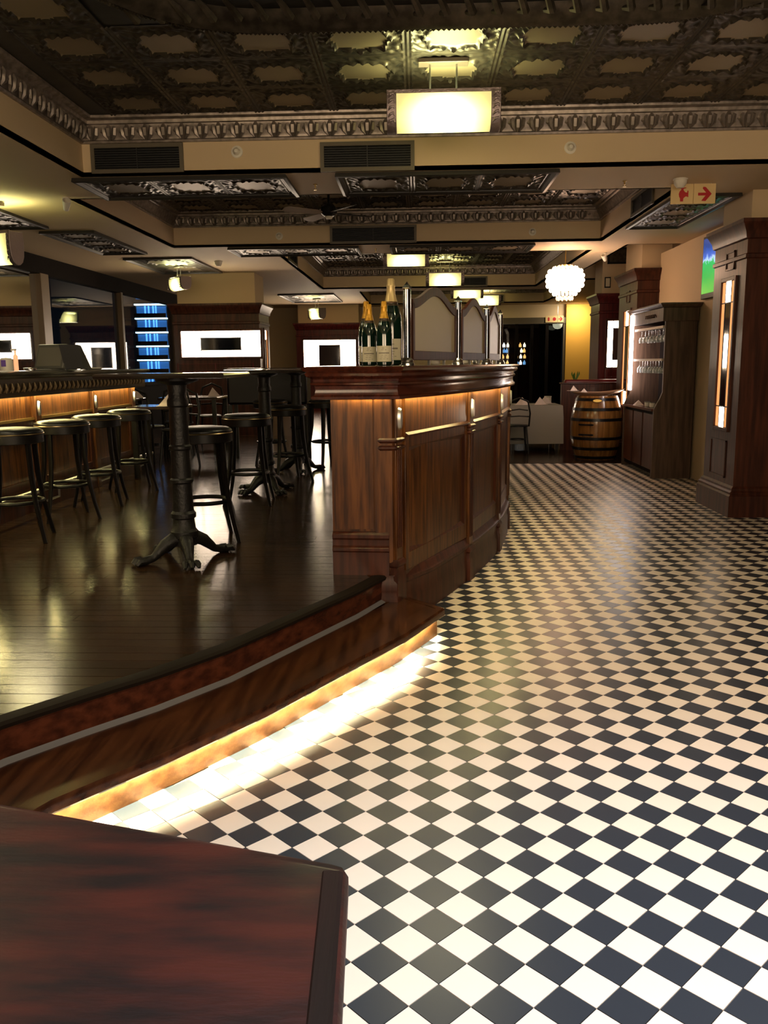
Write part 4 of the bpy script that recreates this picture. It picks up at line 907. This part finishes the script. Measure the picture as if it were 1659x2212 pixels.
for i in range(8):
    for k in range(28): fs.append((i*28+k,i*28+(k+1)%28,(i+1)*28+(k+1)%28,(i+1)*28+k))
G().add(vs,fs).build('tray_body',mat('wooden tray',(.30,.19,.12),.5),trm,world=False,smooth=60)
def napkin(x,y,z,label,group=None,s=1,rz=0):
    t=thing('folded_napkin',label,'napkin',(x,y,z),rz,group)
    G().add([(-.09,-.03,0),(0,-.07,0),(.09,-.03,0),(0,.05,0),(0,-.01,.10),(-.10,-.028,.003),(.10,-.028,.003)],[(0,1,4),(1,2,4),(2,3,4),(3,0,4),(0,3,2,1)]).build('peak',NAPK,t,world=False,smooth=0)
    G().box(-.10,-.05,0,.10,.06,.005).build('napkin_base',NAPK,t,world=False); t.scale=(s,s,s); return t
napkin(bx-.37,by-.03,1.03,'white folded napkin at the left end of the barrel tray',s=.8,rz=.5)
napkin(bx-.21,by-.04,.985,'white folded napkin second from the left on the barrel tray',s=.8)
# booth
t=thing('booth_partition','dark wooden booth back with red leather top behind the barrel','booth',(3.2,14.3,0))
G().box(2.38,14.3,0,3.9,14.4,1.10).build('panel',GREYW if 0 else WOOD,t,bev=.005); G().box(2.36,14.28,1.10,3.9,14.42,1.125).build('rail',WOODX,t,bev=.004); G().box(2.45,14.42,.45,3.9,14.56,1.17).build('upholstery',BURG,t,bev=.03)
t=thing('high_back_chair','red wooden chair with rounded back rail behind the booth','chair',(3.4,14.95,0))
G().box(3.25,14.9,.42,3.6,15.2,.46).build('seat',BURG,t); G().box(3.22,14.88,0,3.25,14.92,1.34).box(3.62,14.88,0,3.65,14.92,1.34).build('back_post',REDW,t); G().box(3.25,14.89,1.28,3.62,14.91,1.35).box(3.25,14.89,1.15,3.62,14.91,1.2).build('back_rail',REDW,t); G().box(3.25,15.16,0,3.28,15.19,.42).box(3.59,15.16,0,3.62,15.19,.42).build('front_leg',REDW,t)
t=thing('potted_plant','tiny green sprigs in a small pot standing behind the red booth top','plant',(2.66,14.62,.9))
G().box(2.45,14.57,.88,2.9,14.75,.90).build('ledge',BLACKW,t); G().lathe([(.04,.901),(.05,1.12),(.045,1.12),(0,1.1)],12,(2.66,14.66,0)).build('pot',WPLAST,t)
for k in range(9):
    x=2.66+random.uniform(-.08,.08); z=1.16+random.uniform(0,.10); G().add([(2.66,14.66,1.1),(x-.014,14.66,z),(x,14.66,z+.05),(x+.014,14.665,z),(x,14.672,z+.01)],[(0,1,4),(1,2,4),(2,3,4),(3,0,4)]).build('leaf',mat('plant leaf',(.10,.20,.03),.5),t,smooth=0)
# dining tables and chairs
def dtable(x,y,z,w,d,label,cloth,rz=0):
    t=thing('dining_table',label,'table',(x,y,z),rz)
    G().loft(rect(-w/2,-d/2,w/2,d/2),[(-.01,.715),(0,.72),(0,.742),(-.006,.748)]).build('tabletop',mat('dark table top',(.02,.010,.008),.15,coat=.5),t,world=False)
    for sx in (-1,1):
        for sy in (-1,1): G().box(sx*(w/2-.06)-.025,sy*(d/2-.06)-.025,0,sx*(w/2-.06)+.025,sy*(d/2-.06)+.025,.715).build('leg',BLACKW,t,world=False)
    if cloth:
        c=tag(G().loft(rect(x-w/2-.01,y-d/2-.01,x+w/2+.01,y+d/2+.01),[(-.2,z+.751),(0,z+.754),(.008,z+.74),(.02,z+.55),(.028,z+.12),(.024,z+.12),(.014,z+.55),(0,z+.74)],closed=True,caps=False).box(x-w/2,y-d/2,z+.7485,x+w/2,y+d/2,z+.7545).build('tablecloth',CLOTH),'white cloth hanging from the dining table left of the barrel','tablecloth')
dtable(1.95,14.6,.004,.85,.8,'cloth covered dining table left of the wooden booth',True)
napkin(1.74,14.35,.762,'pink-white peaked napkin on the white tablecloth, left one',s=1.3); napkin(2.03,14.38,.762,'pink-white peaked napkin on the white tablecloth, middle one',s=1.3,rz=.4); napkin(2.18,14.75,.762,'peaked napkin at the back of the white tablecloth',s=1.3)
jar(2.25,14.9,.762,'white pot on the white tablecloth beside the booth',.12,.06,WPLAST,'pot')
dtable(-4.05,10.95,.3,.8,.8,'dark dining table behind the far end of the carved bar',False)
dtable(-3.05,11.6,.3,.8,.8,'dark dining table with two napkins in front of the first lit pillar',False)
dtable(-2.74,8.98,.3,.55,.55,'dark dining table just behind the nearest pedestal table post',False)
napkin(-3.95,10.75,1.05,'white folded napkin on the dark table behind the carved bar',s=1.5,rz=.2)
napkin(-3.75,11.15,1.05,'white peaked napkin at the back of the table behind the carved bar',s=1.4,rz=.6)
napkin(-3.2,11.4,1.05,'pink peaked napkin right of the nearest pedestal post',s=1.4); napkin(-2.80,11.55,1.05,'small white napkin nearest the high dark console table',s=1.2,rz=.9)
napkin(-2.60,8.82,1.05,'pink peaked napkin on the closer dark dining table',s=1.2)
ch=thing('bentwood_chair','black bentwood chair','chair',(1.62,13.95,.004),0,'black bentwood chairs')
G().lathe([(0,.46),(.17,.458),(.19,.445),(.19,.43),(0,.425)],20).build('seat',LEATHER,ch,world=False)
for sx,sy in ((-1,-1),(1,-1),(-1,1),(1,1)): G().tube([(sx*.13,sy*.13,.43),(sx*.17,sy*.17,0)],[.016,.013],7).build('leg',BLACKW,ch,world=False)
G().tube([(-.17,-.15,.44),(-.18,-.20,.65),(-.14,-.23,.84),(0,-.24,.90),(.14,-.23,.84),(.18,-.20,.65),(.17,-.15,.44)],.014,7).build('back_hoop',BLACKW,ch,world=False,smooth=60)
G().tube([(-.14,-.225,.70),(0,-.24,.72),(.14,-.225,.70)],.012,6).tube([(-.16,-.2,.6),(0,-.22,.61),(.16,-.2,.6)],.012,6).build('back_slat',BLACKW,ch,world=False)
G().tube([(.12*math.cos(2*PI*k/16),.12*math.sin(2*PI*k/16),.22) for k in range(16)],.009,6,closed=True).build('stretcher_ring',BLACKW,ch,world=False)
ch['label']='black bentwood chair at the white clothed table'
for x,y,z,rz,l in [(1.28,14.75,.004,-1.4,'black bentwood chair at the left side of the white clothed table'),(-4.05,10.2,.3,.1,'black bentwood chair in front of the table behind the carved bar'),(-3.1,10.9,.3,.2,'black bentwood chair facing the table with two napkins'),(-3.25,10.15,.3,-.3,'black bentwood chair behind the closer dark dining table, left of the console'),(-2.74,9.62,.3,3.0,'black bentwood chair at the closer dark dining table, its legs against the blue reflection'),(-3.05,12.3,.3,3.1,'black bentwood chair behind the table with two napkins')]: dup(ch,(x,y,z),rz,l,'black bentwood chairs')
# dark booth behind pedestal tables
t=thing('high_console','high dark console table with deep apron standing behind the pedestal tables','table',(-1.85,10.6,.3))
G().box(-2.35,10.45,.98,-1.36,10.85,1.40).build('apron_box',BLACKW,t,bev=.03); G().box(-2.38,10.42,1.40,-1.33,10.88,1.425).build('tabletop',mat('glossy black top',(.016,.010,.008),.13,coat=.6),t,bev=.006)
for x in (-2.32,-1.39):
    for yv in (10.48,10.82): G().box(x-.02,yv-.02,.3,x+.02,yv+.02,.98).build('leg',BLACKW,t)
# ------------------------------------------------------------------ far wall doors
dw=struct(G().box(2.15,22.98,2.46,3.9,23.09,2.62).box(2.15,23.0,0,2.24,23.1,2.46).box(3.84,23.0,0,3.9,23.1,2.46).build('door_1',mat('door lintel',(.10,.075,.045),.5)))
for x in (2.62,3.02,3.42): G().box(x-.04,23.02,0,x+.04,23.08,2.46).build('door_stile',DARKP,dw)
for x0,x1 in ((2.24,2.58),(2.66,2.98),(3.06,3.38),(3.46,3.84)): G().add([(x0,23.05,.1),(x1,23.05,.1),(x1,23.05,2.46),(x0,23.05,2.46)],[(0,1,2,3)]).build('pane',WING,dw,smooth=0)
wr=thing('wine_wall','dark shelves with rows of small lit bottles behind the far glass doors','shelf',(2.6,23.8,0))
G().box(2.1,24.2,0,4.0,24.3,2.5).build('back_board',DARKP,wr)
cb=[emis('lit bottle %s'%n_,c,s) for n_,c,s in (('cream',(1,.85,.55),1.5),('amber',(1,.55,.15),.9),('blue',(.2,.5,.9),.5),('white',(1,.95,.85),2.2))]
bmsh=[G().lathe([(.03,-.05),(.035,-.045),(.035,.02),(.012,.045),(.012,.07)],8).mesh('lit_bottle',m) for m in cb]
for zz in (1.45,1.62,1.78,1.93): G().box(2.2,24.0,zz-.055,3.05,24.19,zz-.05).build('shelf_board',DARKP,wr)
for zz in (1.45,1.62,1.78,1.93):
    for x in (2.28,2.38,2.48,2.75,2.86,2.96):
        o=link('lit_bottle',random.choice(bmsh),wr); o.location=(x+random.uniform(-.02,.02),24.08,zz+.001)
t=thing('exit_sign','small amber sign with red symbols and arrow above the far doors','sign',(3.55,22.97,2.55)); G().box(3.36,22.955,2.49,3.83,22.975,2.66).build('plate',SIGN,t)
T=frame((3.75,22.954,2.575),(1,0),(0,-1)); s=.0125; flat([(x*s,z*s) for x,z in arr],T,REDS,t,'arrow_symbol')
T=frame((3.59,22.954,2.575),(1,0),(0,-1)); flat([(.045*math.cos(2*PI*k/16),.045*math.sin(2*PI*k/16)) for k in range(16)],T,REDS,t,'disc_symbol')
T=frame((3.44,22.954,2.575),(1,0),(0,-1)); flat([(-.02,-.05),(.02,-.05),(.025,.02),(0,.055),(-.025,.02)],T,REDS,t,'bottle_symbol')
# ------------------------------------------------------------------ tower block outside
t=thing('apartment_tower','blue and white lit apartment tower seen through the left window at night','building',(-60,190,0))
bxl,bxr=-62.5,-55.4
G().box(bxl,190.6,-60,bxr,205,22).build('core',CONC,t)
fh=3.02
for k in range(-1,8):
    z=-.2+k*fh
    G().box(bxl,189.6,z-.15,bxr,190.6,z+.15).build('floor_slab',BLUEW,t)
    G().box(bxl+.3,190.3,z+.3,bxr-.2,190.55,z+fh-.4).build('dim_glazing',BLUED,t)
    for x in (bxl+2.1,bxl+2.9,bxl+3.9,bxl+4.5): G().box(x,190.1,z+.2,x+.3,190.3,z+fh-.3).build('lit_column',BLUE,t)
    G().box(bxl,189.3,z+.15,bxr,189.4,z+1.1).build('balcony_rail',mat('balcony glass',(.02,.05,.09),.2),t)
    G().box(bxl-4.5,191,z-.2,bxl,192.5,z+.2).build('side_balcony',CONC,t)
# ------------------------------------------------------------------ foreground table
t=thing('wooden_table','large old reddish wood table in the near left corner of the photo','table',(-.5,.85,0))
tp=[(-1.25,.15),(-.068,.30),(-.085,.78),(-.107,1.075),(-.125,1.108),(-.20,1.128),(-.70,1.262),(-1.40,1.44)]
tp=[(-1.4,.1),(-.060,.1),(-.0855,.80),(-.100,1.085),(-.107,1.100),(-.125,1.108),(-.68,1.262),(-1.40,1.46)]
G().loft(tp,[(-.02,.715),(-.004,.718),(0,.725),(0,.748),(-.004,.755),(-.012,.758)]).build('tabletop',TABW,t)
G().sweep([(-.062,.11),(-.0875,.80),(-.101,1.082)],[(-.036,.7575),(-.033,.7605),(-.012,.7605),(-.003,.754),(-.003,.72),(-.05,.72)]).build('edge_moulding',wood('edge wood',(.012,.004,.004),(.006,.003,.003),.45,'y',coat=0),t)
for x,y in ((-.22,.22),(-.24,.96),(-1.25,.25),(-1.2,1.2)): G().box(x-.03,y-.03,0,x+.03,y+.03,.716).build('leg',WOOD,t,bev=.004)
G().box(-1.2,.3,.63,-.26,.33,.714).box(-1.2,.9,.63,-.28,.93,.714).build('apron',WOOD,t)
